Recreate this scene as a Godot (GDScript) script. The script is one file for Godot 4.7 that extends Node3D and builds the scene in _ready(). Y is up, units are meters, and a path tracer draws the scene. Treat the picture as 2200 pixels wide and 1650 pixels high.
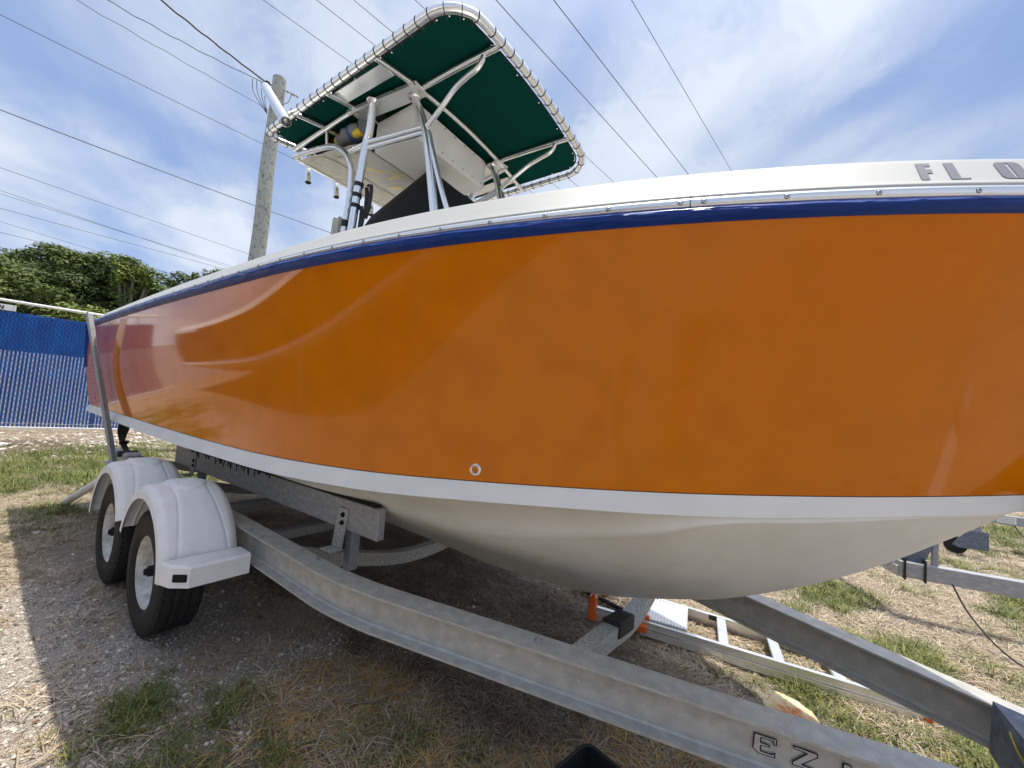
extends Node3D
# y up, metres. X runs along the boat towards the bow, Z towards the photographer; the boat's centreline lies at z = ZC.
const ZC := -2.02
const PIC := Vector2(1024, 768)
var cam: Camera3D
var used := {}

# ------------------------------------------------------------------ mesh building
class MB:
	var v := PackedVector3Array()
	var n := PackedVector3Array()
	var uv := PackedVector2Array()
	var c := PackedColorArray()
	var idx := PackedInt32Array()
	var col := Color.WHITE
	func add(p: Vector3, nn: Vector3, t := Vector2.ZERO) -> int:
		v.append(p); n.append(nn); uv.append(t); c.append(col)
		return v.size() - 1
	func tri(a: int, b: int, d: int) -> void:
		var g: Vector3 = (v[b] - v[a]).cross(v[d] - v[a])
		if g.dot(n[a] + n[b] + n[d]) > 0.0:
			idx.append(a); idx.append(d); idx.append(b)
		else:
			idx.append(a); idx.append(b); idx.append(d)
	func face(pts: Array, away: Vector3) -> void:
		var g: Vector3 = (pts[1] - pts[0]).cross(pts[2] - pts[0])
		if g.length_squared() < 1e-16 and pts.size() > 3:
			g = (pts[2] - pts[0]).cross(pts[3] - pts[0])
		g = g.normalized()
		var mid := Vector3.ZERO
		for p in pts: mid += p
		mid /= pts.size()
		if g.dot(mid - away) < 0.0: g = -g
		var k: Array = []
		for p in pts: k.append(add(p, g))
		for i in range(1, pts.size() - 1): tri(k[0], k[i], k[i + 1])
	func grid(rows: Array, flip := false, loop := false) -> void:
		var R := rows.size()
		var K: int = rows[0].size()
		var base := v.size()
		for i in R:
			for j in K:
				var p: Vector3 = rows[i][j]
				var du: Vector3 = rows[mini(i + 1, R - 1)][j] - rows[maxi(i - 1, 0)][j]
				var dv: Vector3
				if loop: dv = rows[i][(j + 1) % (K - 1) if j + 1 >= K else j + 1] - rows[i][j - 1 if j > 0 else K - 2]
				else: dv = rows[i][mini(j + 1, K - 1)] - rows[i][maxi(j - 1, 0)]
				var nn := du.cross(dv)
				if nn.length_squared() < 1e-18:
					var i2 := i - 1 if i > R / 2 else i + 1
					var j2 := j - 1 if j > K / 2 else j + 1
					i2 = clampi(i2, 0, R - 1); j2 = clampi(j2, 0, K - 1)
					du = rows[mini(i2 + 1, R - 1)][j2] - rows[maxi(i2 - 1, 0)][j2]
					dv = rows[i2][mini(j2 + 1, K - 1)] - rows[i2][maxi(j2 - 1, 0)]
					nn = du.cross(dv)
				nn = nn.normalized() if nn.length_squared() > 1e-20 else Vector3.UP
				add(p, -nn if flip else nn, Vector2(float(i) / (R - 1), float(j) / (K - 1)))
		for i in R - 1:
			for j in K - 1:
				var a := base + i * K + j
				tri(a, a + 1, a + K + 1); tri(a, a + K + 1, a + K)
	func tube(path: PackedVector3Array, r, sides := 12, loop := false, caps := true) -> void:
		var m := path.size()
		var t0: Vector3 = (path[1] - path[0]).normalized()
		var s := t0.cross(Vector3.UP if absf(t0.y) < 0.9 else Vector3.RIGHT).normalized()
		var base := v.size()
		var L := 0.0
		for i in m:
			var t: Vector3
			if loop: t = path[(i + 1) % (m - 1)] - path[i - 1 if i > 0 else m - 2]
			else: t = path[mini(i + 1, m - 1)] - path[maxi(i - 1, 0)]
			t = t.normalized()
			s = (s - t * s.dot(t)).normalized()
			var u := s.cross(t)
			var rr: float = r[i] if r is PackedFloat32Array else r
			if i > 0: L += path[i].distance_to(path[i - 1])
			for j in sides + 1:
				var a := TAU * j / sides
				var d := s * cos(a) + u * sin(a)
				add(path[i] + d * rr, d, Vector2(float(j) / sides, L))
		for i in m - 1:
			for j in sides:
				var a := base + i * (sides + 1) + j
				tri(a, a + 1, a + sides + 2); tri(a, a + sides + 2, a + sides + 1)
		if caps and not loop:
			for e in [0, m - 1]:
				var t: Vector3 = (path[0] - path[1]) if e == 0 else (path[m - 1] - path[m - 2])
				t = t.normalized()
				var k: Array = []
				for j in sides: k.append(add(v[base + e * (sides + 1) + j], t))
				for j in range(1, sides - 1): tri(k[0], k[j], k[j + 1])
	func box(xf: Transform3D, size: Vector3, b := 0.0) -> void:
		var h := size * 0.5
		b = minf(b, minf(h.x, minf(h.y, h.z)) * 0.9)
		var ctr := xf.origin
		for ax in 3:
			for sg in [-1.0, 1.0]:
				var p: Array = []
				var a1 := (ax + 1) % 3
				var a2 := (ax + 2) % 3
				for q in [[-1, -1], [1, -1], [1, 1], [-1, 1]]:
					var w := Vector3.ZERO
					w[ax] = sg * h[ax]; w[a1] = q[0] * (h[a1] - b); w[a2] = q[1] * (h[a2] - b)
					p.append(xf * w)
				face(p, ctr)
		if b > 0.0:
			for ax in 3:
				var a1 := (ax + 1) % 3
				var a2 := (ax + 2) % 3
				for q in [[-1, -1], [1, -1], [1, 1], [-1, 1]]:
					var p: Array = []
					for e in [[-1, 0], [1, 0], [1, 1], [-1, 1]]:
						var w := Vector3.ZERO
						w[ax] = e[0] * (h[ax] - b)
						w[a1] = q[0] * (h[a1] - (b if e[1] == 0 else 0.0)); w[a2] = q[1] * (h[a2] - (b if e[1] == 1 else 0.0))
						p.append(xf * w)
					face(p, ctr)
			for sx in [-1, 1]:
				for sy in [-1, 1]:
					for sz in [-1, 1]:
						var g := Vector3(sx, sy, sz)
						face([xf * (g * Vector3(h.x, h.y - b, h.z - b)), xf * (g * Vector3(h.x - b, h.y, h.z - b)), xf * (g * Vector3(h.x - b, h.y - b, h.z))], ctr)
	func prism(prof: PackedVector2Array, xf: Transform3D, depth: float) -> void:
		# the profile lies in the local xy plane and is pulled along local z from 0 to depth
		var m := prof.size()
		var area := 0.0
		for i in m: area += prof[i].cross(prof[(i + 1) % m])
		var sg := 1.0 if area > 0 else -1.0
		for i in m:
			var a := prof[i]; var b := prof[(i + 1) % m]
			var e := (b - a).normalized()
			var nn := xf.basis * Vector3(e.y * sg, -e.x * sg, 0)
			nn = nn.normalized()
			var k := [add(xf * Vector3(a.x, a.y, 0), nn), add(xf * Vector3(b.x, b.y, 0), nn), add(xf * Vector3(b.x, b.y, depth), nn), add(xf * Vector3(a.x, a.y, depth), nn)]
			tri(k[0], k[1], k[2]); tri(k[0], k[2], k[3])
		var t := Geometry2D.triangulate_polygon(prof)
		for z in [0.0, depth]:
			var nn := (xf.basis.z * (1.0 if (z > 0) == (depth > 0) and z != 0.0 else -1.0)).normalized()
			if depth < 0: nn = (xf.basis.z * (-1.0 if z != 0.0 else 1.0)).normalized()
			var k: Array = []
			for p in prof: k.append(add(xf * Vector3(p.x, p.y, z), nn))
			for i in range(0, t.size(), 3): tri(k[t[i]], k[t[i + 1]], k[t[i + 2]])
	func sweep(prof: PackedVector2Array, path: PackedVector3Array, up := Vector3.UP) -> void:
		# prof.x to the side (tangent x up), prof.y along up
		var m := prof.size()
		var area := 0.0
		for i in m: area += prof[i].cross(prof[(i + 1) % m])
		var sg := 1.0 if area > 0 else -1.0
		var fr: Array = []
		var L := 0.0
		for i in path.size():
			var t := (path[mini(i + 1, path.size() - 1)] - path[maxi(i - 1, 0)]).normalized()
			var s := t.cross(up).normalized()
			fr.append([t, s, s.cross(t)])
		for k in m:
			var a := prof[k]; var b := prof[(k + 1) % m]
			var e := (b - a).normalized()
			var base := v.size()
			L = 0.0
			for i in path.size():
				if i > 0: L += path[i].distance_to(path[i - 1])
				var s: Vector3 = fr[i][1]; var u: Vector3 = fr[i][2]
				var nn: Vector3 = (s * e.y * sg - u * e.x * sg).normalized()
				add(path[i] + s * a.x + u * a.y, nn, Vector2(L, 0)); add(path[i] + s * b.x + u * b.y, nn, Vector2(L, 1))
			for i in path.size() - 1:
				var q := base + i * 2
				tri(q, q + 1, q + 3); tri(q, q + 3, q + 2)
		var tr := Geometry2D.triangulate_polygon(prof)
		for e in [0, path.size() - 1]:
			var nn: Vector3 = fr[e][0] * (-1.0 if e == 0 else 1.0)
			var kk: Array = []
			for p in prof: kk.append(add(path[e] + fr[e][1] * p.x + fr[e][2] * p.y, nn))
			for i in range(0, tr.size(), 3): tri(kk[tr[i]], kk[tr[i + 1]], kk[tr[i + 2]])
	func lathe(prof: PackedVector2Array, xf: Transform3D, sides := 24) -> void:
		# prof (radius, along local y)
		var rows: Array = []
		var base := v.size()
		var m := prof.size()
		for i in m:
			var e := (prof[mini(i + 1, m - 1)] - prof[maxi(i - 1, 0)]).normalized()
			for j in sides + 1:
				var a := TAU * j / sides
				var d := Vector3(cos(a), 0, sin(a))
				add(xf * (d * prof[i].x + Vector3(0, prof[i].y, 0)), (xf.basis * (d * e.y - Vector3(0, e.x, 0))).normalized(), Vector2(float(j) / sides, float(i) / m))
		for i in m - 1:
			for j in sides:
				var a := base + i * (sides + 1) + j
				tri(a, a + 1, a + sides + 2); tri(a, a + sides + 2, a + sides + 1)
	func mesh() -> ArrayMesh:
		var am := ArrayMesh.new()
		var ar: Array = []
		ar.resize(Mesh.ARRAY_MAX)
		ar[Mesh.ARRAY_VERTEX] = v; ar[Mesh.ARRAY_NORMAL] = n; ar[Mesh.ARRAY_TEX_UV] = uv; ar[Mesh.ARRAY_COLOR] = c; ar[Mesh.ARRAY_INDEX] = idx
		am.add_surface_from_arrays(Mesh.PRIMITIVE_TRIANGLES, ar)
		return am

func numbered(called: String, parent: Node) -> String:
	var key := str(parent.get_instance_id()) + called
	var k: int = used.get(key, 0)
	used[key] = k + 1
	return called if k == 0 else "%s_%03d" % [called, k]

func part(called: String, what, m: Material, parent: Node = self) -> MeshInstance3D:
	var o := MeshInstance3D.new()
	o.name = numbered(called, parent)
	o.mesh = what.mesh() if what is MB else what
	o.material_override = m
	parent.add_child(o, true)
	return o

func group_part(called: String, parent: Node) -> Node3D:
	var o := Node3D.new()
	o.name = numbered(called, parent)
	parent.add_child(o, true)
	return o

func tag(o: Node, label: String, category: String, group := "", kind := "") -> Node:
	if label: o.set_meta("label", label)
	if category: o.set_meta("category", category)
	if group: o.set_meta("group", group)
	if kind: o.set_meta("kind", kind)
	return o

func thing(called: String, label: String, category: String, group := "", at := Vector3.ZERO) -> Node3D:
	var o := group_part(called, self)
	o.position = at
	tag(o, label, category, group)
	return o

# ------------------------------------------------------------------ materials
func lin(r: float, g: float, b: float) -> Color:
	return Color(r, g, b).linear_to_srgb()

func mat(c: Color, rough := 0.6, metal := 0.0, spec := 0.5) -> StandardMaterial3D:
	var m := StandardMaterial3D.new()
	m.albedo_color = c; m.roughness = rough; m.metallic = metal; m.metallic_specular = spec
	return m

func noise_tex(seed_: int, freq: float, ramp: Array, size := 512, oct := 5, normal := false, bump := 4.0, typ := FastNoiseLite.TYPE_SIMPLEX_SMOOTH) -> NoiseTexture2D:
	var f := FastNoiseLite.new()
	f.seed = seed_; f.frequency = freq; f.fractal_octaves = oct; f.noise_type = typ; f.fractal_type = FastNoiseLite.FRACTAL_FBM
	var t := NoiseTexture2D.new()
	t.width = size; t.height = size; t.seamless = true; t.noise = f
	if normal:
		t.as_normal_map = true; t.bump_strength = bump
	elif ramp:
		var g := Gradient.new()
		var off := PackedFloat32Array(); var cs := PackedColorArray()
		for r in ramp: off.append(r[0]); cs.append(r[1])
		g.offsets = off; g.colors = cs
		t.color_ramp = g
	return t

func tri_map(m: StandardMaterial3D, scale: Vector3, world := true) -> void:
	m.uv1_triplanar = true; m.uv1_world_triplanar = world; m.uv1_scale = scale; m.uv1_triplanar_sharpness = 4.0

func grey(x: float) -> Color:
	return Color(x, x, x)

var M := {}

func make_materials() -> void:
	var m: StandardMaterial3D
	m = mat(lin(0.66, 0.182, 0.002), 0.13, 0.0, 0.36)
	m.albedo_texture = noise_tex(3, 0.006, [[0.0, Color(0.955, 0.945, 0.94)], [0.4, Color(0.98, 0.975, 0.97)], [0.65, grey(1.0)], [1.0, Color(0.985, 0.98, 0.98)]], 1024, 5)
	m.roughness_texture = noise_tex(5, 0.02, [[0.0, grey(0.6)], [0.5, grey(0.7)], [0.75, grey(0.85)], [1.0, grey(1.0)]], 512, 5); m.roughness = 0.075
	tri_map(m, Vector3(0.7, 0.7, 0.7)); M.orange = m
	m = mat(lin(0.89, 0.89, 0.86), 0.35)
	m.albedo_texture = noise_tex(8, 0.01, [[0.0, grey(0.95)], [1.0, grey(1.0)]], 256, 4); tri_map(m, Vector3.ONE * 1.3); M.gel = m
	m = mat(lin(0.84, 0.84, 0.80), 0.5)
	m.albedo_texture = noise_tex(9, 0.012, [[0.0, Color(0.95, 0.945, 0.93)], [0.45, grey(0.985)], [1.0, grey(1.0)]], 512, 5); tri_map(m, Vector3.ONE * 0.9); M.bottom = m
	m = mat(lin(0.40, 0.405, 0.395), 0.5)
	m.normal_enabled = true; m.normal_texture = noise_tex(11, 0.25, [], 512, 2, true, 2.0); m.normal_scale = 0.35
	tri_map(m, Vector3.ONE * 3.0); M.cap = m
	m = mat(lin(0.82, 0.82, 0.81), 0.22, 0.75)
	M.rail = m
	m = mat(lin(0.010, 0.045, 0.25), 0.27, 0.0, 0.32)
	m.normal_enabled = true; m.normal_texture = noise_tex(14, 0.012, [], 512, 3, true, 5.0); m.normal_scale = 0.25
	tri_map(m, Vector3(0.8, 3.0, 0.8)); M.blue = m
	m = mat(lin(0.80, 0.81, 0.82), 0.24, 0.92)
	m.roughness = 0.27; M.tube = m
	m = mat(Color.WHITE, 0.5, 0.12)
	m.albedo_texture = scuffed_metal()
	m.roughness_texture = noise_tex(18, 0.03, [[0.0, grey(0.55)], [1.0, grey(0.95)]], 256, 4); m.roughness = 0.6
	tri_map(m, Vector3(1.1, 1.1, 1.1)); M.beam = m
	m = mat(Color.WHITE, 0.55, 0.2)
	m.albedo_texture = noise_tex(19, 0.03, [[0.0, Color(0.56, 0.575, 0.59)], [0.5, Color(0.62, 0.63, 0.645)], [1.0, Color(0.70, 0.71, 0.72)]], 512, 5)
	tri_map(m, Vector3(0.8, 2.0, 2.0)); M.galv = m
	m = mat(Color.WHITE, 0.5, 0.2)
	m.albedo_texture = noise_tex(21, 0.05, [[0.0, Color(0.58, 0.59, 0.60)], [0.45, Color(0.66, 0.67, 0.67)], [0.62, Color(0.76, 0.76, 0.75)], [1.0, Color(0.84, 0.84, 0.83)]], 512, 5)
	tri_map(m, Vector3.ONE * 2.2); M.spangle = m
	m = mat(Color.WHITE, 0.8)
	m.albedo_texture = noise_tex(22, 0.03, [[0.0, Color(0.10, 0.10, 0.10)], [0.5, Color(0.125, 0.124, 0.122)], [0.72, Color(0.17, 0.165, 0.155)], [1.0, Color(0.26, 0.24, 0.22)]], 512, 6)
	m.normal_enabled = true; m.normal_texture = noise_tex(23, 0.2, [], 256, 2, true, 2.0); m.normal_scale = 0.2; tri_map(m, Vector3.ONE * 4.0); M.rubber = m
	m = mat(lin(0.006, 0.006, 0.007), 0.9); M.black = m
	m = mat(lin(0.014, 0.014, 0.016), 0.62); M.strap = m
	m = mat(lin(0.88, 0.885, 0.90), 0.5)
	m.albedo_texture = noise_tex(24, 0.01, [[0.0, grey(0.95)], [0.5, grey(0.985)], [1.0, grey(1.0)]], 256, 5)
	m.normal_enabled = true; m.normal_texture = noise_tex(25, 0.3, [], 256, 1, true, 1.5); m.normal_scale = 0.25; tri_map(m, Vector3.ONE * 3.0); M.fender = m
	m = mat(Color.WHITE, 0.5, 0.15)
	m.albedo_texture = noise_tex(26, 0.02, [[0.0, Color(0.62, 0.61, 0.58)], [0.5, Color(0.78, 0.78, 0.77)], [1.0, Color(0.90, 0.90, 0.90)]], 256, 5); tri_map(m, Vector3.ONE * 3.0); M.rim = m
	m = mat(lin(0.003, 0.052, 0.042), 0.9, 0.0, 0.12)
	m.albedo_texture = noise_tex(27, 0.4, [[0.0, grey(0.86)], [1.0, grey(1.0)]], 256, 2); m.backlight_enabled = true; m.normal_enabled = true; m.normal_texture = noise_tex(29, 0.012, [], 512, 3, true, 6.0); m.normal_scale = 0.5; m.backlight = lin(0.002, 0.018, 0.015); tri_map(m, Vector3(1.2, 1.2, 2.6)); M.canvas = m
	m = mat(lin(0.62, 0.59, 0.51), 0.8)
	m.albedo_texture = noise_tex(28, 0.02, [[0.0, grey(0.86)], [0.5, grey(0.97)], [1.0, grey(1.0)]], 256, 4); m.backlight_enabled = true; m.backlight = lin(0.3, 0.28, 0.23); tri_map(m, Vector3.ONE * 2.0); M.bag = m
	m = mat(lin(0.52, 0.51, 0.48), 0.45); m.backlight_enabled = true; m.backlight = lin(0.12, 0.12, 0.11); M.bagclear = m
	M.tape = mat(lin(0.72, 0.60, 0.32), 0.6)
	m = mat(lin(0.73, 0.73, 0.70), 0.5); M.boxwhite = m
	M.screw = mat(lin(0.6, 0.6, 0.61), 0.3, 0.9)
	M.darkscrew = mat(lin(0.06, 0.06, 0.06), 0.4, 0.6)
	M.letter = mat(lin(0.115, 0.115, 0.14), 0.45)
	M.seam = mat(lin(0.09, 0.03, 0.006), 0.5)
	m = mat(Color.WHITE, 0.85); m.albedo_texture = pole_texture(); m.uv1_scale = Vector3(1, 1, 1); M.pole = m
	M.wire = mat(lin(0.035, 0.036, 0.042), 0.6)
	M.twig = mat(lin(0.20, 0.16, 0.125), 0.9)
	m = mat(Color.WHITE, 0.55)
	m.albedo_texture = noise_tex(31, 0.01, [[0.0, Color(0.04, 0.33, 0.66)], [0.6, Color(0.06, 0.41, 0.76)], [1.0, Color(0.12, 0.48, 0.82)]], 256, 4); tri_map(m, Vector3(1, 0.4, 1)); M.slat = m
	M.mesh = mat(lin(0.03, 0.045, 0.09), 0.6, 0.0)
	M.white = mat(lin(0.82, 0.82, 0.80), 0.55)
	m = mat(Color.WHITE, 0.8)
	m.albedo_texture = noise_tex(33, 0.015, [[0.0, grey(0.90)], [1.0, grey(0.96)]], 256, 4); tri_map(m, Vector3.ONE); M.wall = m
	M.orangeplastic = mat(lin(0.78, 0.145, 0.025), 0.45)
	m = mat(lin(0.78, 0.79, 0.80), 0.3, 0.75)
	m.roughness_texture = noise_tex(35, 0.03, [[0.0, grey(0.6)], [1.0, grey(1.0)]], 256, 4); m.roughness = 0.42; tri_map(m, Vector3(0.6, 2, 2)); M.alu = m
	M.slabstone = mat(Color.WHITE, 0.8)
	M.yellow = mat(lin(0.75, 0.55, 0.03), 0.6)
	M.vestgrey = mat(lin(0.22, 0.24, 0.27), 0.8)
	M.vestblue = mat(lin(0.05, 0.09, 0.28), 0.7)
	m = mat(Color.WHITE, 0.6, 0.25); m.albedo_texture = noise_tex(37, 0.05, [[0.0, Color(0.36, 0.40, 0.46)], [1.0, Color(0.50, 0.54, 0.60)]], 256, 4); tri_map(m, Vector3.ONE * 2.0); M.bluesteel = m
	m = mat(Color.WHITE, 0.92)
	m.vertex_color_use_as_albedo = true
	M.leaf = m
	var lf := mat(Color.WHITE, 0.7); lf.vertex_color_use_as_albedo = true; lf.backlight_enabled = true; lf.backlight = lin(0.10, 0.14, 0.02); M.foliage = lf
	M.blade = lf
	m = mat(Color.WHITE, 0.95); m.vertex_color_use_as_albedo = true
	m.albedo_texture = noise_tex(41, 0.11, [[0.0, grey(0.50)], [0.36, grey(0.68)], [0.5, grey(0.88)], [0.64, grey(0.97)], [1.0, grey(1.0)]], 1024, 5)
	m.normal_enabled = true; m.normal_texture = noise_tex(42, 0.09, [], 1024, 5, true, 10.0); m.normal_scale = 1.2
	tri_map(m, Vector3.ONE * 1.1); M.ground = m
	m = mat(Color.WHITE, 0.9); m.vertex_color_use_as_albedo = true; M.stone = m
	m = mat(Color.WHITE, 0.8); m.vertex_color_use_as_albedo = true; M.straw = m

func scuffed_metal() -> ImageTexture:
	# dull mill-finish aluminium with fine grain, faint stains and short pale scuffs
	var w := 1024
	var rg := RandomNumberGenerator.new(); rg.seed = 17
	var f := FastNoiseLite.new(); f.seed = 17; f.frequency = 0.012; f.fractal_octaves = 5
	var a := f.get_seamless_image(w, w)
	f.frequency = 0.25; f.fractal_octaves = 2; f.seed = 18
	var b := f.get_seamless_image(w, w)
	var bytes := PackedByteArray(); bytes.resize(w * w * 3)
	var da := a.get_data(); var db := b.get_data()
	for i in w * w:
		var t := 178.0 + (float(da[i]) / 255.0 - 0.5) * 34.0 + (float(db[i]) / 255.0 - 0.5) * 22.0
		bytes[i * 3] = int(t * 1.005); bytes[i * 3 + 1] = int(t); bytes[i * 3 + 2] = int(t * 0.975)
	for k in 900:
		var p := Vector2(rg.randf() * w, rg.randf() * w)
		# scuffs gather in patches
		if da[int(p.y) * w + int(p.x)] < 140 and rg.randf() < 0.8: continue
		var d := Vector2.RIGHT.rotated(rg.randfn() * 0.7)
		var n := int(rg.randf_range(4, 40))
		var g := rg.randf_range(14, 52)
		for q in n:
			p += d + Vector2(rg.randfn(), rg.randfn()) * 0.35
			var o := (posmod(int(p.y), w) * w + posmod(int(p.x), w)) * 3
			for c in 3: bytes[o + c] = mini(255, bytes[o + c] + int(g))
	return ImageTexture.create_from_image(Image.create_from_data(w, w, false, Image.FORMAT_RGB8, bytes))

func pole_texture() -> ImageTexture:
	# grey weathered wood with dark worm-like checks running along it
	var w := 128; var h := 512
	var im := Image.create(w, h, false, Image.FORMAT_RGB8)
	var f := FastNoiseLite.new(); f.seed = 77; f.frequency = 0.032; f.fractal_octaves = 2; f.domain_warp_enabled = true; f.domain_warp_amplitude = 14.0; f.domain_warp_frequency = 0.03
	var g := FastNoiseLite.new(); g.seed = 78; g.frequency = 0.2
	for y in h:
		for x in w:
			var a := TAU * x / w
			var p := Vector3(cos(a) * 22.0, y * 0.36, sin(a) * 22.0)
			var k := absf(f.get_noise_3dv(p))
			var s := smoothstep(0.015, 0.07, k)
			var t := 0.5 + 0.5 * g.get_noise_3d(p.x * 1.5, y * 0.12, p.z * 1.5)
			var light := Color(0.57, 0.58, 0.56).lerp(Color(0.69, 0.70, 0.67), t)
			im.set_pixel(x, y, Color(0.36, 0.35, 0.31).lerp(light, s))
	return ImageTexture.create_from_image(im)

# ------------------------------------------------------------------ helpers for curves
func table(t: PackedVector2Array, x: float) -> float:
	var k := t.size()
	if x <= t[0].x: return t[0].y
	if x >= t[k - 1].x: return t[k - 1].y
	var i := 0
	while x > t[i + 1].x: i += 1
	var p1 := t[i]; var p2 := t[i + 1]
	var h := p2.x - p1.x
	var s := (x - p1.x) / h
	var m1: float = (p2.y - t[maxi(i - 1, 0)].y) / maxf(p2.x - t[maxi(i - 1, 0)].x, 1e-6)
	var m2: float = (t[mini(i + 2, k - 1)].y - p1.y) / maxf(t[mini(i + 2, k - 1)].x - p1.x, 1e-6)
	var s2 := s * s; var s3 := s2 * s
	return (2 * s3 - 3 * s2 + 1) * p1.y + (s3 - 2 * s2 + s) * h * m1 + (3 * s2 - 2 * s3) * p2.y + (s3 - s2) * h * m2

func smooth_path(pts: Array, per := 8) -> PackedVector3Array:
	var out := PackedVector3Array()
	var k := pts.size()
	for i in k - 1:
		var p0: Vector3 = pts[maxi(i - 1, 0)]; var p1: Vector3 = pts[i]; var p2: Vector3 = pts[i + 1]; var p3: Vector3 = pts[mini(i + 2, k - 1)]
		for j in per:
			var s := float(j) / per
			out.append(p1.cubic_interpolate(p2, p0, p3, s))
	out.append(pts[k - 1])
	return out

func v2(a: Array) -> PackedVector2Array:
	var o := PackedVector2Array()
	for i in range(0, a.size(), 2): o.append(Vector2(a[i], a[i + 1]))
	return o

func frame(at: Vector3, y: Vector3, hint := Vector3.UP) -> Transform3D:
	# a frame whose local y points along y
	y = y.normalized()
	var x := y.cross(hint)
	if x.length() < 0.01: x = y.cross(Vector3.RIGHT)
	x = x.normalized()
	return Transform3D(Basis(x, y, x.cross(y)), at)

func bar(mb: MB, a: Vector3, b: Vector3, w: float, h: float, bev := 0.003, up := Vector3.UP) -> void:
	# box from a to b, h along up, w across
	var t := (b - a).normalized()
	var s := t.cross(up).normalized()
	mb.box(Transform3D(Basis(t, s.cross(t), s), (a + b) * 0.5), Vector3(a.distance_to(b), h, w), bev)

func _ready() -> void:
	set_camera_and_light()
	make_materials()
	build_ground()
	build_fence()
	build_trees()
	build_pole_and_wires()
	build_boat()
	build_trailer()
	build_ladder()
	build_background_trailers()
	build_small_things()
	build_grass()

func set_camera_and_light() -> void:
	cam = Camera3D.new()
	cam.name = "camera"
	add_child(cam)
	var pitch := atan(51.0 / 850.0); var roll := 0.085
	var ux := 0.8146; var k := sqrt(ux * ux + 0.58 * 0.58)
	ux /= k
	var uz := sqrt(1.0 - ux * ux)
	var right := Vector3(ux, 0, -uz); var fwd := Vector3(-uz, 0, -ux)
	var f := fwd * cos(pitch) + Vector3.UP * sin(pitch)
	var up := Vector3.UP * cos(pitch) - fwd * sin(pitch)
	cam.transform = Transform3D(Basis(right * cos(roll) + up * sin(roll), up * cos(roll) - right * sin(roll), -f), Vector3(0, 1.4, 0))
	cam_inv = cam.transform.affine_inverse()
	cam.fov = rad_to_deg(2.0 * atan(825.0 / 850.0))
	cam.near = 0.05; cam.far = 1500.0
	cam.current = true
	var we := WorldEnvironment.new(); we.name = "world"
	var e := Environment.new()
	e.background_mode = Environment.BG_SKY
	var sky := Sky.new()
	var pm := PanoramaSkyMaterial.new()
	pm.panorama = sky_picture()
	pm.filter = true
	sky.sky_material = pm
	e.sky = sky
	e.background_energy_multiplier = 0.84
	e.tonemap_mode = Environment.TONE_MAPPER_LINEAR
	e.tonemap_exposure = 2.4
	e.sdfgi_enabled = true; e.ssao_enabled = true; e.ssil_enabled = true
	we.environment = e
	add_child(we)
	var sun := DirectionalLight3D.new(); sun.name = "sun"
	sun.light_energy = 0.66
	sun.light_color = Color(1.0, 0.965, 0.90)
	sun.light_angular_distance = 0.55
	sun.shadow_enabled = true
	add_child(sun)
	sun.look_at_from_position(Vector3(0.06, 1.0, -0.17) * 50.0, Vector3.ZERO, Vector3.RIGHT)

func sky_picture() -> ImageTexture:
	var w := 1536; var h := 768
	var a := FastNoiseLite.new(); a.seed = 5; a.frequency = 0.9; a.fractal_octaves = 6; a.fractal_gain = 0.5; a.noise_type = FastNoiseLite.TYPE_SIMPLEX_SMOOTH
	a.domain_warp_enabled = true; a.domain_warp_amplitude = 0.5; a.domain_warp_frequency = 0.8
	var b := FastNoiseLite.new(); b.seed = 12; b.frequency = 0.35; b.fractal_octaves = 4; b.noise_type = FastNoiseLite.TYPE_SIMPLEX_SMOOTH
	var s := FastNoiseLite.new(); s.seed = 31; s.frequency = 1.6; s.fractal_octaves = 4; s.noise_type = FastNoiseLite.TYPE_SIMPLEX_SMOOTH
	var data := PackedFloat32Array()
	data.resize(w * h * 3)
	var k := 0
	var deep := Vector3(0.115, 0.175, 0.335); var mid := Vector3(0.20, 0.30, 0.48); var white := Vector3(0.405, 0.44, 0.495); var grey_ := Vector3(0.255, 0.305, 0.405)
	for y in h:
		var th := PI * (y + 0.5) / h
		var dy := cos(th); var sy := sin(th)
		for x in w:
			var c: Vector3
			if dy < -0.02:
				c = Vector3(0.33, 0.33, 0.33)
			else:
				var ph := TAU * (x + 0.5) / w
				var dx := sin(ph) * sy; var dz := -cos(ph) * sy
				var q := 1.0 / (maxf(dy, 0.0) + 0.22)
				var px := dx * q; var pz := dz * q
				var big := b.get_noise_2d(px, pz)
				var n1 := a.get_noise_2d(px + 7.0, pz + 3.0)
				var st := s.get_noise_2d(px * 0.35 + pz * 0.25, pz * 1.3 - px * 0.9)
				var hz := exp(-maxf(dy, 0.0) * 3.2)
				var base := deep.lerp(mid, clampf(hz * 1.1, 0, 1))
				var cover := clampf(0.66 + big * 0.65 + n1 * 0.62 + st * 0.30 + hz * 0.22, 0.0, 1.0)
				cover = smoothstep(0.08, 0.98, cover)
				var cc := grey_.lerp(white, clampf(0.42 + n1 * 0.9 + st * 0.4 + hz * 0.35, 0, 1))
				c = base.lerp(cc, cover * 0.93)
				# strong glow added round the out-of-view sun to brighten the shade
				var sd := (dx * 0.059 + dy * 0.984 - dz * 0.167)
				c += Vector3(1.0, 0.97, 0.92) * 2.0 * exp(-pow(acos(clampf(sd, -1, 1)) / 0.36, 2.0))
			data[k] = c.x; data[k + 1] = c.y; data[k + 2] = c.z
			k += 3
	return ImageTexture.create_from_image(Image.create_from_data(w, h, false, Image.FORMAT_RGBF, data.to_byte_array()))

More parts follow.
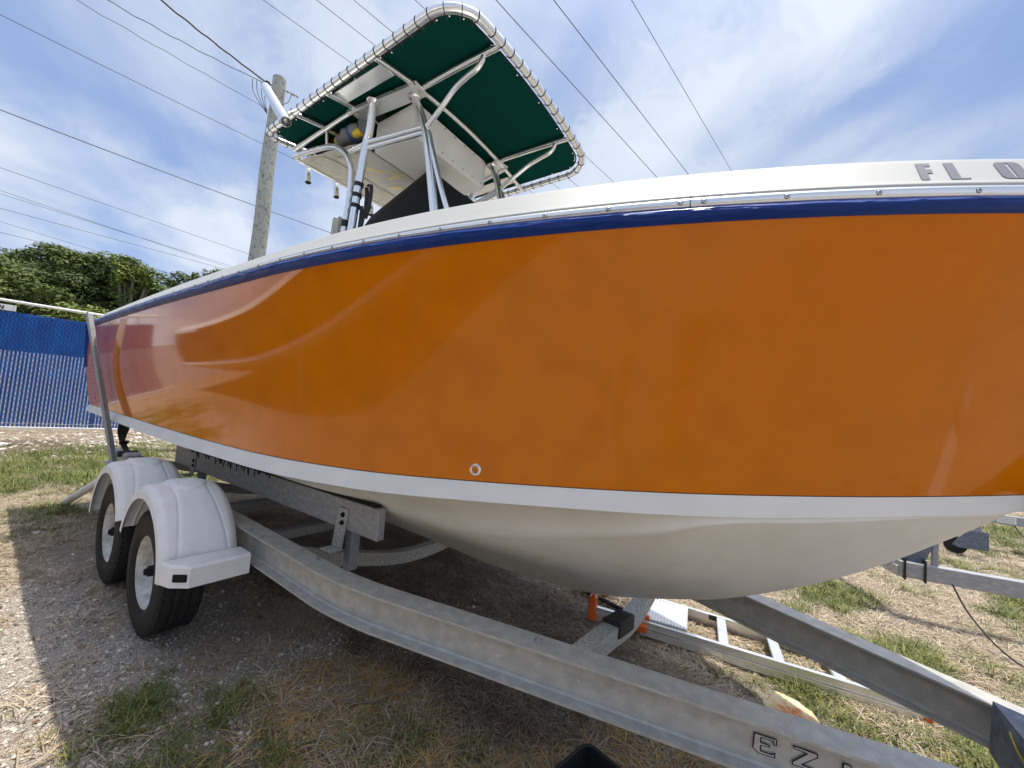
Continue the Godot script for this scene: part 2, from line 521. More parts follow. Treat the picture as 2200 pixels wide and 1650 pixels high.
# ------------------------------------------------------------------ boat
var T_keel := v2([-6.1, 0.45, -2.4, 0.447, -1.885, 0.437, -1.487, 0.427, -1.16, 0.443, -0.837, 0.473, -0.617, 0.52, -0.422, 0.58, -0.228, 0.646, 0.022, 0.771, 0.201, 0.881, 0.327, 0.973, 0.44, 1.065, 0.552, 1.161, 0.61, 1.220, 0.64, 1.243])
var T_chine := v2([-6.1, 1.0, -4.445, 0.997, -3.227, 0.999, -2.351, 1.017, -1.808, 1.028, -1.469, 1.039, -1.215, 1.049, -0.905, 1.07, -0.61, 1.089, -0.35, 1.104, -0.108, 1.123, 0.127, 1.149, 0.357, 1.176, 0.469, 1.188, 0.554, 1.203, 0.64, 1.243])
var T_top := v2([-6.1, 1.063, -4.63, 1.065, -3.36, 1.068, -2.45, 1.078, -1.87, 1.092, -1.51, 1.103, -1.24, 1.114, -0.92, 1.133, -0.62, 1.152, -0.355, 1.170, -0.11, 1.19, 0.24, 1.223, 0.48, 1.249, 0.66, 1.27])
var T_strake := v2([-6.1, 0.78, -2.2, 0.80, -1.68, 0.812, -1.457, 0.815, -1.23, 0.828, -1.0, 0.854, -0.806, 0.887, -0.63, 0.927, -0.52, 0.96, -0.416, 0.993, -0.303, 1.039, -0.212, 1.078, -0.1, 1.104, 0.1, 1.128, 0.6, 1.21])

func beam(x: float, B: float, x0: float, L: float, p: float) -> float:
	var t := maxf(0.0, (x - x0) / L)
	return B * (1.0 - pow(minf(t, 1.0), p))

func b_sheer(x: float) -> float:
	var r := beam(x, 1.30, -2.0, 3.22, 2.45)
	if x < -3.0: r -= 0.05 * pow((-3.0 - x) / 2.8, 1.5)
	return r

func h_sheer(x: float) -> float:
	return 1.923 + 0.0235 * pow(maxf(x + 1.5, 0.0), 1.9)

func drop_top(x: float) -> float:
	return lerpf(0.019, 0.034, smoothstep(-2.5, 0.6, x))

func drop_bot(x: float) -> float:
	return lerpf(0.056, 0.063, smoothstep(-2.5, 0.6, x))

func b_chine(x: float) -> float:
	return beam(x, 1.195, -2.2, 2.85, 2.1)

func b_strake(x: float) -> float:
	var full := b_chine(x)
	var inner := beam(x, 1.10, -2.4, 3.0, 2.1) * q_strake(x)
	return minf(lerpf(full * 0.985, inner, smoothstep(-0.12, -0.65, x)), full * 0.985)

func b_top(x: float) -> float:
	return beam(x, 1.17, -2.2, 2.86, 2.1)

func q_strake(x: float) -> float:
	return clampf(1.0 - 0.32 * pow(clampf((-0.15 - x) / 1.3, 0.0, 1.0), 0.8), 0.0, 0.985)

const STERN := -6.0
const NS := 110

func station(s: float, xe: float) -> float:
	return lerpf(STERN, xe, 1.0 - pow(1.0 - s, 1.4))

func hp(x: float, b: float, h: float, side: float) -> Vector3:
	return Vector3(x, h, ZC + side * maxf(b, 0.0))

func two_sided_patch(mb: MB, profile: Callable, m: int, n := NS) -> void:
	# profile(s, v) gives (x, half beam, height); both sides of the boat
	for side in [1.0, -1.0]:
		var rows: Array = []
		for i in n + 1:
			var r := PackedVector3Array()
			for j in m + 1:
				var q: Vector3 = profile.call(float(i) / n, float(j) / m)
				r.append(hp(q.x, q.y, q.z, side))
			rows.append(r)
		mb.grid(rows, side > 0.0)

func build_boat() -> void:
	var boat := thing("boat", "orange centre console boat with white bottom and green canvas top on a trailer", "boat")
	var mb := MB.new()
	# topsides: from the white stripe up to the blue cover, a little hollow towards the bow
	two_sided_patch(mb, func(s: float, v: float) -> Vector3:
		var x0 := station(s, 0.66); var x1 := station(s, 1.22)
		var x := lerpf(x0, x1, v)
		var b0 := b_top(x0); var b1 := b_sheer(x1)
		var h0 := table(T_top, x0); var h1 := h_sheer(x1) - drop_bot(x1)
		var hollow := 0.055 * smoothstep(-2.6, 0.0, x0) * sin(PI * v) * smoothstep(1.0, 0.9, s)
		return Vector3(x, lerpf(b0, b1, v) - hollow + 0.026 * sin(PI * v) * (1.0 - smoothstep(-2.9, -1.2, x0)), lerpf(h0, h1, v)), 24)
	part("topsides", mb, M.orange, boat)
	mb = MB.new()
	two_sided_patch(mb, func(s: float, v: float) -> Vector3:
		var x0 := station(s, 0.64); var x1 := station(s, 0.66)
		return Vector3(lerpf(x0, x1, v), lerpf(b_chine(x0), b_top(x1), v), lerpf(table(T_chine, x0), table(T_top, x1), v)), 4)
	part("boot_stripe", mb, M.gel, boat)
	mb = MB.new()
	var prof := func(s: float, v: float) -> Vector3:
		var x := station(s, 0.64)
		var bc := b_chine(x); var hc := table(T_chine, x)
		var bs := b_strake(x); var hs := minf(table(T_strake, x), hc - 0.004)
		var d := bc - bs; var dh := hc - hs
		if v < 0.6:
			# hollow underside of the spray chine, turning steep at its lower facet
			var t := v / 0.6
			var bb := bc - d * (1.28 * t - 0.28 * t * t * t)
			return Vector3(x, minf(bb, bc), hc - dh * (0.42 * t + 0.58 * pow(t, 2.6)))
		var w := (v - 0.6) / 0.4
		var hk := minf(table(T_keel, x), hs)
		var step := minf(0.022, d * 0.2)
		var b2 := maxf(bs - step, 0.0)
		return Vector3(x, lerpf(b2, 0.0, w), lerpf(hs + step * 0.12, hk, w))
	two_sided_patch(mb, prof, 20)
	part("bottom", mb, M.bottom, boat)
	# transom
	mb = MB.new()
	var rows: Array = []
	for j in 13:
		var v := j / 12.0
		var h := lerpf(table(T_top, STERN), h_sheer(STERN) - 0.056, v); var b := lerpf(b_top(STERN), b_sheer(STERN), v)
		rows.append(PackedVector3Array([Vector3(STERN, h, ZC - b), Vector3(STERN, h, ZC), Vector3(STERN, h, ZC + b)]))
	mb.grid(rows, true)
	part("transom", mb, M.orange, boat)
	mb = MB.new()
	var k0: Array = [Vector3(STERN, 0.45, ZC)]
	for e in [[b_strake(STERN), 0.78], [b_chine(STERN), 1.0], [b_top(STERN), 1.063]]: k0.append(Vector3(STERN, e[1], ZC + e[0]))
	for e in [[b_top(STERN), 1.063], [b_chine(STERN), 1.0], [b_strake(STERN), 0.78]]: k0.append(Vector3(STERN, e[1], ZC - e[0]))
	mb.face(k0, Vector3(0, 1, ZC))
	part("transom_bottom", mb, M.bottom, boat)
	# dark seam between the paint and the white stripe
	mb = MB.new()
	for side in [1.0, -1.0]:
		var p := PackedVector3Array()
		for i in NS + 1:
			var x := station(float(i) / NS, 0.655)
			p.append(hp(x, b_top(x) + 0.0006, table(T_top, x) + 0.001, side))
		mb.tube(p, 0.0016, 6)
	part("seam_line", mb, M.seam, boat)
	# blue vinyl cover below the rail, wrinkled
	var wr := FastNoiseLite.new(); wr.seed = 9; wr.frequency = 1.0; wr.fractal_octaves = 2
	mb = MB.new()
	two_sided_patch(mb, func(s: float, v: float) -> Vector3:
		var x := station(s, 1.22)
		var b := b_sheer(x); var h := h_sheer(x)
		var a := v * PI
		var bul := 0.024 * pow(sin(a), 0.75)
		var fold := absf(wr.get_noise_2d(x * 2.6, v * 2.2 + x * 0.7)); var k := smoothstep(0.10, 0.0, fold)
		bul += sin(a) * (0.0035 * k + 0.0035 * wr.get_noise_2d(x * 5.0, v * 3.0 + 20.0))
		var y := lerpf(drop_bot(x) + 0.002, drop_top(x) - 0.001, v)
		return Vector3(x, b + bul + lerpf(0.001, 0.012, v), h - y), 16, 420)
	# the cover runs down the corner of the transom
	for side in [1.0, -1.0]:
		var p := PackedVector3Array()
		for i in 12:
			var h := 1.90 - 0.45 * i / 11.0
			var v: float = (h - 1.063) / 0.8
			p.append(Vector3(STERN - 0.006, h, ZC + side * (lerpf(b_top(STERN), b_sheer(STERN), v) - 0.002)))
		mb.tube(p, 0.042, 10)
	part("rail_cover", mb, M.blue, boat)
	# bright rail with screws
	mb = MB.new()
	var railp := v2([0.010, 1.0, 0.017, 0.92, 0.0205, 0.7, 0.0205, 0.45, 0.0185, 0.28, 0.012, 0.12, 0.003, 0.03])
	two_sided_patch(mb, func(s: float, v: float) -> Vector3:
		var x := station(s, 1.22)
		var f := v * 6.0; var i := mini(int(f), 5)
		var q := railp[i].lerp(railp[i + 1], f - i)
		return Vector3(x, b_sheer(x) + q.x, h_sheer(x) - drop_top(x) * q.y), 12)
	var rail := part("rub_rail", mb, M.rail, boat)
	var screw := MB.new()
	screw.lathe(v2([0.0001, 0.0022, 0.003, 0.0021, 0.005, 0.0012, 0.0056, 0.0]), Transform3D(), 14)
	var smesh := screw.mesh()
	var cross := MB.new()
	cross.box(Transform3D(Basis(), Vector3(0, 0.0022, 0)), Vector3(0.006, 0.0008, 0.0013)); cross.box(Transform3D(Basis(), Vector3(0, 0.0022, 0)), Vector3(0.0013, 0.0009, 0.006))
	var ring := MB.new()
	ring.lathe(v2([0.0056, 0.0002, 0.0060, 0.0008, 0.0065, 0.0002]), Transform3D(), 14)
	var cmesh := cross.mesh(); var rmesh := ring.mesh()
	for x in [-5.6, -5.0, -4.4, -3.9, -3.4, -3.0, -2.64, -2.45, -2.26, -2.073, -1.872, -1.686, -1.513, -1.347, -1.188, -1.033, -0.879, -0.72, -0.565, -0.406, -0.244, -0.194, -0.027, 0.146, 0.326, 0.49, 0.65]:
		var tx := Vector3(0.01, h_sheer(x + 0.01) - h_sheer(x), b_sheer(x + 0.01) - b_sheer(x)).normalized()
		var out := Vector3(0, 1, 0).cross(tx); out = (out if out.z > 0 else -out).normalized()
		var at := hp(x, b_sheer(x) + 0.0203, h_sheer(x) - drop_top(x) * 0.60, 1.0)
		var sc := part("screw", smesh, M.screw, rail)
		var fr := frame(at, out)
		sc.transform = fr.rotated_local(Vector3.UP, x * 9.0)
		var c2 := part("screw_slot", cmesh, M.darkscrew, rail); c2.transform = sc.transform
		var c3 := part("screw_rim", rmesh, M.darkscrew, rail); c3.transform = sc.transform
	# joint in the rail
	mb = MB.new()
	var xj := -0.222
	mb.box(Transform3D(Basis(), hp(xj, b_sheer(xj) + 0.0195, h_sheer(xj) - drop_top(xj) * 0.5, 1.0)), Vector3(0.0016, 0.027, 0.004))
	part("rail_joint", mb, M.darkscrew, rail)
	# white cap of the gunwale and the inside of the boat
	mb = MB.new()
	var capp := v2([0.001, -0.001, 0.0035, 0.002, 0.0035, 0.006, 0.000, 0.011, -0.006, 0.0145, -0.012, 0.018, -0.030, 0.036, -0.065, 0.074, -0.100, 0.112, -0.116, 0.129, -0.130, 0.139, -0.150, 0.146, -0.24, 0.150, -0.315, 0.148, -0.33, 0.132, -0.335, 0.115, -0.335, -0.25, -0.34, -0.80])
	var cap_at := func(s: float, v: float) -> Vector3:
		var x := station(s, 1.22)
		var f := v * 17.0; var i := mini(int(f), 16)
		var q := capp[i].lerp(capp[i + 1], f - i)
		var inner := lerpf(-0.80, -0.34, smoothstep(-1.7, -1.15, x))
		return Vector3(x, maxf(b_sheer(x) + q.x, 0.0), h_sheer(x) + maxf(q.y, inner))
	two_sided_patch(mb, cap_at, 34)
	var cap := part("gunwale", mb, M.cap, boat)
	mb = MB.new()
	rows = []
	for i in 41:
		var x := lerpf(STERN, 1.1, i / 40.0)
		var b := maxf(b_sheer(x) - 0.3, 0.001)
		var h := lerpf(1.12, 1.66, smoothstep(-1.6, -1.3, x))
		rows.append(PackedVector3Array([Vector3(x, h, ZC - b), Vector3(x, h, ZC), Vector3(x, h, ZC + b)]))
	mb.grid(rows)
	part("deck", mb, M.gel, boat)
	mb = MB.new()
	mb.box(Transform3D(Basis(), Vector3(STERN + 0.09, 1.6, ZC)), Vector3(0.18, 0.9, 2 * b_sheer(STERN) - 0.5), 0.03)
	part("stern_bulkhead", mb, M.gel, boat)
	# registration characters on the slope of the cap
	var glyphs: Array = [
		["registration_letter", 0.232, 0.033, [v2([0.0, 0, 0.50, 0, 0.50, 0.38, 0.82, 0.38, 0.82, 0.62, 0.50, 0.62, 0.50, 0.80, 0.85, 0.80, 0.85, 1.0, 0.0, 1.0])]],
		["registration_letter", 0.288, 0.037, [v2([0.0, 0.0, 1.0, 0.0, 1.0, 0.07, 0.52, 0.07, 0.52, 1.0, 0.0, 1.0])]],
		["registration_digit", 0.386, 0.052, [v2([0.0, 0.16, 0.08, 0.04, 0.22, 0.0, 0.5, 0.0, 0.5, 0.07, 0.44, 0.10, 0.44, 0.90, 0.5, 0.93, 0.5, 1.0, 0.22, 1.0, 0.08, 0.96, 0.0, 0.84]), v2([0.5, 0.0, 0.78, 0.0, 0.92, 0.04, 1.0, 0.16, 1.0, 0.84, 0.92, 0.96, 0.78, 1.0, 0.5, 1.0, 0.5, 0.93, 0.56, 0.90, 0.56, 0.10, 0.5, 0.07])]],
		["registration_digit", 0.452, 0.05, [v2([0.0, 1.0, 0.0, 0.78, 0.6, 0.78, 0.2, 0.0, 0.62, 0.0, 1.0, 0.8, 1.0, 1.0])]]]
	for g in glyphs:
		mb = MB.new()
		for poly in g[3]:
			var pts: PackedVector2Array = poly
			var tr := Geometry2D.triangulate_polygon(pts)
			# cut each triangle so that the characters follow the slope
			for t in range(0, tr.size(), 3):
				split_on_cap(mb, pts[tr[t]], pts[tr[t + 1]], pts[tr[t + 2]], g[1], g[2], 3)
		part(g[0], mb, M.letter, cap)
	# drain fitting in the hull side
	var dx := -0.886
	var dn := Vector3(0.24, -0.12, 1.0).normalized()
	var dp := Vector3(dx, 1.177, -1.047)
	# bring it onto the planking
	var vv := (1.177 - table(T_top, dx)) / (h_sheer(dx) - 0.06 - table(T_top, dx))
	dp.z = ZC + lerpf(b_top(dx), b_sheer(dx), vv) - 0.055 * smoothstep(-2.6, 0.0, dx) * sin(PI * vv) + 0.001
	mb = MB.new()
	mb.lathe(v2([0.0225, -0.004, 0.0225, 0.0008, 0.021, 0.0035, 0.0165, 0.0055, 0.013, 0.005, 0.0115, 0.0035, 0.0105, -0.02]), frame(dp, dn), 32)
	var dr := part("drain_fitting", mb, M.tube, boat)
	mb = MB.new()
	mb.lathe(v2([0.0104, -0.004, 0.0002, -0.0045]), frame(dp, dn), 20)
	part("drain_hole", mb, M.black, dr)
	build_neighbour(boat)
	build_ttop(boat)

func cap_point(x: float, v: float) -> Vector3:
	# on the slope of the cap: v 0 at its foot, 1 near its top, a hair proud of it
	var o := lerpf(-0.022, -0.1, v); var y := lerpf(0.0285, 0.1125, v)
	var w := Vector3(0, 0.72, 0.69) * 0.0011
	return Vector3(x, h_sheer(x) + y, ZC + b_sheer(x) + o) + w

func split_on_cap(mb: MB, a: Vector2, b: Vector2, c: Vector2, x0: float, wide: float, depth: int) -> void:
	if depth == 0:
		var p: Array = []
		for q in [a, b, c]: p.append(cap_point(x0 + q.x * wide, q.y))
		mb.face(p, p[0] - Vector3(0, 1, 1))
		return
	var ab := (a + b) * 0.5; var bc := (b + c) * 0.5; var ca := (c + a) * 0.5
	for t in [[a, ab, ca], [ab, b, bc], [ca, bc, c], [ab, bc, ca]]: split_on_cap(mb, t[0], t[1], t[2], x0, wide, depth - 1)

func top_h(z: float) -> float:
	return 3.39 + 0.085 * (1.0 - pow((z - ZC) / 0.79, 2.0))

func rounded_loop(x0: float, x1: float, w: float, r0: float, r1: float, dh: float) -> PackedVector3Array:
	# closed path round the top: r0 at the aft corners, r1 at the forward corners
	var p := PackedVector3Array()
	var cs := [[x1 - r1, w - r1, r1, 0.0], [x0 + r0, w - r0, r0, 90.0], [x0 + r0, -w + r0, r0, 180.0], [x1 - r1, -w + r1, r1, 270.0]]
	for k in 4:
		var c: Array = cs[k]
		for j in 9:
			var a := deg_to_rad(c[3] + 90.0 * j / 8.0)
			p.append(Vector3(c[0] + c[2] * cos(a), 0, ZC + c[1] + c[2] * sin(a)))
		var nx: Array = cs[(k + 1) % 4]
		var a2 := deg_to_rad(nx[3])
		var q := Vector3(nx[0] + nx[2] * cos(a2), 0, ZC + nx[1] + nx[2] * sin(a2))
		var from := p[p.size() - 1]
		for j in range(1, 14): p.append(from.lerp(q, j / 14.0))
	p.append(p[0])
	for i in p.size(): p[i].y = top_h(p[i].z) + dh
	return p

func build_ttop(boat: Node3D) -> void:
	var tt := group_part("t_top", boat)
	var mb := MB.new()
	var rim := rounded_loop(-3.50, -1.41, 0.79, 0.13, 0.20, 0.0)
	mb.tube(rim, 0.0245, 16, true)
	part("rim_tube", mb, M.tube, tt)
	# canvas: a thin cambered sheet held inside the rim
	mb = MB.new()
	for lay in 2:
		var rows: Array = []
		for i in 49:
			var x := lerpf(-3.455, -1.465, i / 48.0)
			var w := 0.742
			var r := 0.13
			var e := 0.0
			if x > -1.465 - r: e = r - sqrt(maxf(r * r - pow(x - (-1.465 - r), 2.0), 0.0))
			elif x < -3.455 + 0.1: e = 0.1 - sqrt(maxf(0.01 - pow(-3.355 - x, 2.0), 0.0))
			w -= e
			var row := PackedVector3Array()
			for j in 33:
				var z := ZC + w * lerpf(-1.0, 1.0, j / 32.0)
				row.append(Vector3(x, top_h(z) + 0.012 + 0.004 * lay - 0.006 * sin(j * 0.9 + x * 3.0) * 0.3, z))
			rows.append(row)
		mb.grid(rows, lay == 0)
	var canvas := part("canopy", mb, M.canvas, tt)
	# hem and lacing
	mb = MB.new()
	var hem := rounded_loop(-3.455, -1.465, 0.742, 0.10, 0.13, 0.011)
	mb.tube(hem, 0.0055, 6, true)
	part("hem", mb, M.black, canvas)
	var ringp := PackedVector3Array()
	for j in 17: ringp.append(Vector3(cos(TAU * j / 16.0) * 0.0268, 0, sin(TAU * j / 16.0) * 0.0268))
	mb = MB.new(); mb.tube(ringp, 0.0021, 6, true)
	var tail := MB.new(); tail.tube(PackedVector3Array([Vector3(0, 0, 0.027), Vector3(0.012, 0, 0.05)]), 0.002, 5)
	mb.v.append_array(tail.v); mb.n.append_array(tail.n); mb.uv.append_array(tail.uv); mb.c.append_array(tail.c)
	var off := mb.v.size() - tail.v.size()
	for q in tail.idx: mb.idx.append(q + off)
	var loop_mesh := mb.mesh()
	var L := 0.0
	var nextl := 0.04
	for i in rim.size() - 1:
		var seg := rim[i].distance_to(rim[i + 1])
		while nextl < L + seg:
			var at := rim[i].lerp(rim[i + 1], (nextl - L) / seg)
			var t := (rim[i + 1] - rim[i]).normalized()
			var inw := (Vector3(-2.5, at.y, ZC) - at)
			inw = (inw - t * inw.dot(t)).normalized()
			var lo := part("lacing", loop_mesh, M.wire, tt)
			lo.transform = Transform3D(Basis(t.cross(inw).cross(inw).normalized() * -1.0, t, inw).orthonormalized(), at)
			lo.transform = Transform3D(Basis(inw.cross(t) * -1.0, t, inw), at)
			nextl += 0.088
		L += seg
	# studs along the hem
	mb = MB.new()
	for i in range(2, hem.size() - 1, 3):
		var inw := (Vector3(-2.5, hem[i].y, ZC) - hem[i]).normalized()
		mb.lathe(v2([0.006, 0.0, 0.004, -0.004, 0.0002, -0.005]), Transform3D(Basis(), hem[i] + inw * 0.012 - Vector3(0, 0.004, 0)), 8)
	part("studs", mb, M.tube, canvas)
	# fore-and-aft tubes and cross tubes under the canvas
	for sg in [1.0, -1.0]:
		mb = MB.new()
		var pts: Array = [Vector3(-1.425, 3.425, ZC + sg * 0.43), Vector3(-1.75, 3.44, ZC + sg * 0.432), Vector3(-2.08, 3.447, ZC + sg * 0.435), Vector3(-2.35, 3.44, ZC + sg * 0.48), Vector3(-2.60, 3.425, ZC + sg * 0.55), Vector3(-3.0, 3.415, ZC + sg * 0.56), Vector3(-3.49, 3.405, ZC + sg * 0.56)]
		mb.tube(smooth_path(pts, 6), 0.019, 12)
		part("long_tube", mb, M.tube, tt)
	for xx in [[-2.07, 0.035], [-2.60, 0.03], [-3.0, 0.03]]:
		mb = MB.new()
		var p := PackedVector3Array()
		for j in 21:
			var z: float = ZC + lerpf(-0.775, 0.775, j / 20.0)
			p.append(Vector3(xx[0], top_h(z) - 0.012, z))
		mb.tube(p, 0.0175, 12)
		part("cross_tube", mb, M.tube, tt)
	# short members joining the long tubes to the ends of the box
	for sg in [1.0, -1.0]:
		mb = MB.new()
		bar(mb, Vector3(-2.04, 3.428, ZC + sg * 0.445), Vector3(-2.66, 3.412, ZC + sg * 0.53), 0.13, 0.012)
		bar(mb, Vector3(-2.04, 3.415, ZC + sg * 0.50), Vector3(-2.66, 3.40, ZC + sg * 0.585), 0.022, 0.03)
		part("mounting_plate", mb, M.alu, tt)
		mb = MB.new()
		bar(mb, Vector3(-2.11, top_h(ZC + sg * 0.66) + 0.002, ZC + sg * 0.66), Vector3(-2.60, top_h(ZC + sg * 0.68) + 0.002, ZC + sg * 0.68), 0.10, 0.006)
		part("antenna_plate", mb, M.alu, tt)
		# legs
		mb = MB.new()
		mb.tube(smooth_path([Vector3(-2.14, 3.42, ZC + sg * 0.425), Vector3(-2.02, 3.16, ZC + sg * 0.405), Vector3(-1.87, 2.58, ZC + sg * 0.39), Vector3(-1.52, 1.13, ZC + sg * 0.37)], 6), 0.027, 16)
		mb.lathe(v2([0.045, 0.0, 0.04, -0.008, 0.027, -0.02]), Transform3D(Basis(), Vector3(-2.14, 3.418, ZC + sg * 0.425)), 16)
		part("leg", mb, M.tube, tt)
		mb = MB.new()
		mb.tube(smooth_path([Vector3(-2.41, 3.40, ZC + sg * 0.55), Vector3(-2.46, 3.22, ZC + sg * 0.525), Vector3(-2.50, 3.10, ZC + sg * 0.52), Vector3(-2.555, 2.54, ZC + sg * 0.52), Vector3(-2.70, 1.13, ZC + sg * 0.50)], 6), 0.027, 16)
		mb.lathe(v2([0.045, 0.0, 0.04, -0.008, 0.027, -0.02]), Transform3D(Basis(), Vector3(-2.41, 3.405, ZC + sg * 0.55)), 16)
		part("leg", mb, M.tube, tt)
		mb = MB.new()
		mb.tube(smooth_path([Vector3(-2.035, 3.17, ZC + sg * 0.40), Vector3(-1.985, 3.13, ZC + sg * 0.40), Vector3(-1.93, 2.98, ZC + sg * 0.395), Vector3(-1.76, 2.57, ZC + sg * 0.385), Vector3(-1.30, 1.63, ZC + sg * 0.36)], 8), 0.0165, 12)
		part("grab_tube", mb, M.tube, tt)
		mb = MB.new()
		mb.tube(smooth_path([Vector3(-3.55, 3.385, ZC + sg * 0.52), Vector3(-3.2, 3.335, ZC + sg * 0.52), Vector3(-2.95, 3.28, ZC + sg * 0.52), Vector3(-2.78, 3.19, ZC + sg * 0.52), Vector3(-2.68, 3.08, ZC + sg * 0.52), Vector3(-2.63, 2.93, ZC + sg * 0.52), Vector3(-2.65, 2.55, ZC + sg * 0.52), Vector3(-2.79, 1.13, ZC + sg * 0.52)], 8), 0.021, 14)
		part("arch_tube", mb, M.tube, tt)
		mb = MB.new()
		mb.tube(PackedVector3Array([Vector3(-2.69, 3.16, ZC + sg * 0.52), Vector3(-2.48, 3.155, ZC + sg * 0.52), Vector3(-2.03, 3.185, ZC + sg * 0.405)]), 0.0165, 12)
		part("side_rail", mb, M.tube, tt)
		mb = MB.new()
		mb.tube(PackedVector3Array([Vector3(-2.50, 3.115, ZC + sg * 0.52), Vector3(-2.02, 3.145, ZC + sg * 0.405)]), 0.0165, 12)
		part("side_rail", mb, M.tube, tt)
		mb = MB.new()
		mb.tube(smooth_path([Vector3(-2.03, 3.165, ZC + sg * 0.405), Vector3(-1.90, 3.235, ZC + sg * 0.41), Vector3(-1.76, 3.315, ZC + sg * 0.425), Vector3(-1.66, 3.345, ZC + sg * 0.43), Vector3(-1.575, 3.365, ZC + sg * 0.43), Vector3(-1.54, 3.40, ZC + sg * 0.43), Vector3(-1.535, 3.43, ZC + sg * 0.43)], 6), 0.0165, 12)
		part("strut", mb, M.tube, tt)
		mb = MB.new()
		mb.tube(PackedVector3Array([Vector3(-3.0, 3.41, ZC + sg * 0.55), Vector3(-3.02, 3.31, ZC + sg * 0.525)]), 0.011, 8)
		mb.tube(PackedVector3Array([Vector3(-3.38, 3.405, ZC + sg * 0.55), Vector3(-3.39, 3.37, ZC + sg * 0.525)]), 0.009, 8)
		part("spacer", mb, M.tube, tt)
	# electronics box
	mb = MB.new()
	mb.box(Transform3D(Basis(), Vector3(-2.385, 3.315, ZC)), Vector3(0.43, 0.235, 0.77), 0.008)
	var eb := part("electronics_box", mb, M.boxwhite, tt)
	mb = MB.new()
	mb.box(Transform3D(Basis(), Vector3(-2.166, 3.318, ZC)), Vector3(0.008, 0.215, 0.70), 0.002)
	var fp := part("front_panel", mb, M.gel, eb)
	var sc := MB.new(); sc.lathe(v2([0.0001, 0.003, 0.0045, 0.002, 0.006, 0.0]), Transform3D(), 10)
	var scm := sc.mesh()
	for j in 7:
		for hh in [3.225, 3.41]:
			var o := part("panel_screw", scm, M.darkscrew, eb)
			o.transform = frame(Vector3(-2.162, hh, ZC + lerpf(-0.33, 0.33, j / 6.0)), Vector3(1, 0, 0))
	# black sheet standing in for the shaded space over the bag
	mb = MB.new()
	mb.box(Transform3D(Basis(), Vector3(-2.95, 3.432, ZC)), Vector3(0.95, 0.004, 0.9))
	part("dark_space_sheet", mb, M.black, tt)
	# stowage bag of off-white cloth between the arch tubes, with a clear middle
	mb = MB.new()
	var rows: Array = []
	for i in 25:
		var u := i / 24.0
		var row := PackedVector3Array()
		for j in 25:
			var w := j / 24.0
			var z := ZC + lerpf(-0.50, 0.50, w)
			var x := lerpf(-3.53, -2.60, u)
			var h := lerpf(3.362, 3.205, u) - 0.02 * sin(PI * u) * sin(PI * w) + 0.004 * sin(u * 21.0 + w * 9.0)
			row.append(Vector3(x, h, z))
		rows.append(row)
	mb.grid(rows, true)
	var bag := part("stowage_bag", mb, M.bag, tt)
	mb = MB.new()
	rows = []
	for i in 9:
		var u := 0.52 + 0.47 * i / 8.0
		var row := PackedVector3Array()
		for j in 9:
			var w := 0.08 + 0.84 * j / 8.0
			row.append(Vector3(lerpf(-3.53, -2.60, u), lerpf(3.362, 3.205, u) - 0.02 * sin(PI * u) * sin(PI * w) - 0.006, ZC + lerpf(-0.50, 0.50, w)))
		rows.append(row)
	mb.grid(rows, true)
	part("clear_panel", mb, M.bagclear, bag)
	mb = MB.new()
	var bp := func(u: float, w: float) -> Vector3:
		return Vector3(lerpf(-3.53, -2.60, u), lerpf(3.362, 3.205, u) - 0.02 * sin(PI * u) * sin(PI * w) - 0.0095, ZC + lerpf(0.50, -0.50, w))
	for s in [[0.62, 0.30, 0.70, 0.88, 0.05], [0.74, 0.42, 0.96, 0.40, 0.045], [0.70, 0.62, 0.94, 0.62, 0.045], [0.60, 0.55, 0.76, 0.55, 0.08], [0.70, 0.80, 0.93, 0.80, 0.04], [0.90, 0.80, 0.94, 0.92, 0.04], [0.66, 0.20, 0.80, 0.34, 0.06], [0.56, 0.12, 0.72, 0.12, 0.04], [0.60, 0.76, 0.70, 0.76, 0.06], [0.88, 0.30, 0.92, 0.48, 0.04]]:
		var a: Vector3 = bp.call(s[0], s[1]); var b: Vector3 = bp.call(s[2], s[3])
		var sd: Vector3 = (b - a).cross(Vector3.UP).normalized() * float(s[4]) * 0.38
		mb.face([a - sd, b - sd, b + sd, a + sd], (a + b) * 0.5 + Vector3(0, 1, 0))
	part("tape_strips", mb, M.tape, bag)
	mb = MB.new()
	mb.tube(smooth_path([bp.call(0.06, 0.06), bp.call(0.05, 0.5), bp.call(0.06, 0.94), bp.call(0.30, 0.97), bp.call(0.46, 0.92), bp.call(0.50, 0.5), bp.call(0.44, 0.06), bp.call(0.2, 0.04), bp.call(0.06, 0.06)], 6), 0.004, 5)
	part("piping", mb, M.bag, bag)
	# aft tube of the bag with rod holders below it
	mb = MB.new()
	mb.tube(smooth_path([Vector3(-3.50, 3.375, ZC + 0.52), Vector3(-3.555, 3.38, ZC + 0.47), Vector3(-3.56, 3.385, ZC), Vector3(-3.555, 3.38, ZC - 0.47), Vector3(-3.50, 3.375, ZC - 0.52)], 8), 0.021, 12)
	part("aft_tube", mb, M.tube, tt)
	for z in [0.37, 0.10, -0.28]:
		mb = MB.new()
		mb.lathe(v2([0.023, -0.05, 0.025, -0.057, 0.027, -0.057, 0.0275, -0.05, 0.0275, 0.10, 0.024, 0.10, 0.024, 0.0]), frame(Vector3(-3.60, 3.30, ZC + z), Vector3(-0.25, 1, 0)), 16)
		var rh := part("rod_holder", mb, M.tube, tt)
		mb = MB.new()
		mb.lathe(v2([0.0001, -0.0575, 0.024, -0.0575]), frame(Vector3(-3.60, 3.30, ZC + z), Vector3(-0.25, 1, 0)), 16)
		part("open_end", mb, M.black, rh)
	mb = MB.new()
	var ra := Vector3(-2.92, 3.235, ZC + 0.87); var rb := Vector3(-3.44, 3.73, ZC + 0.84)
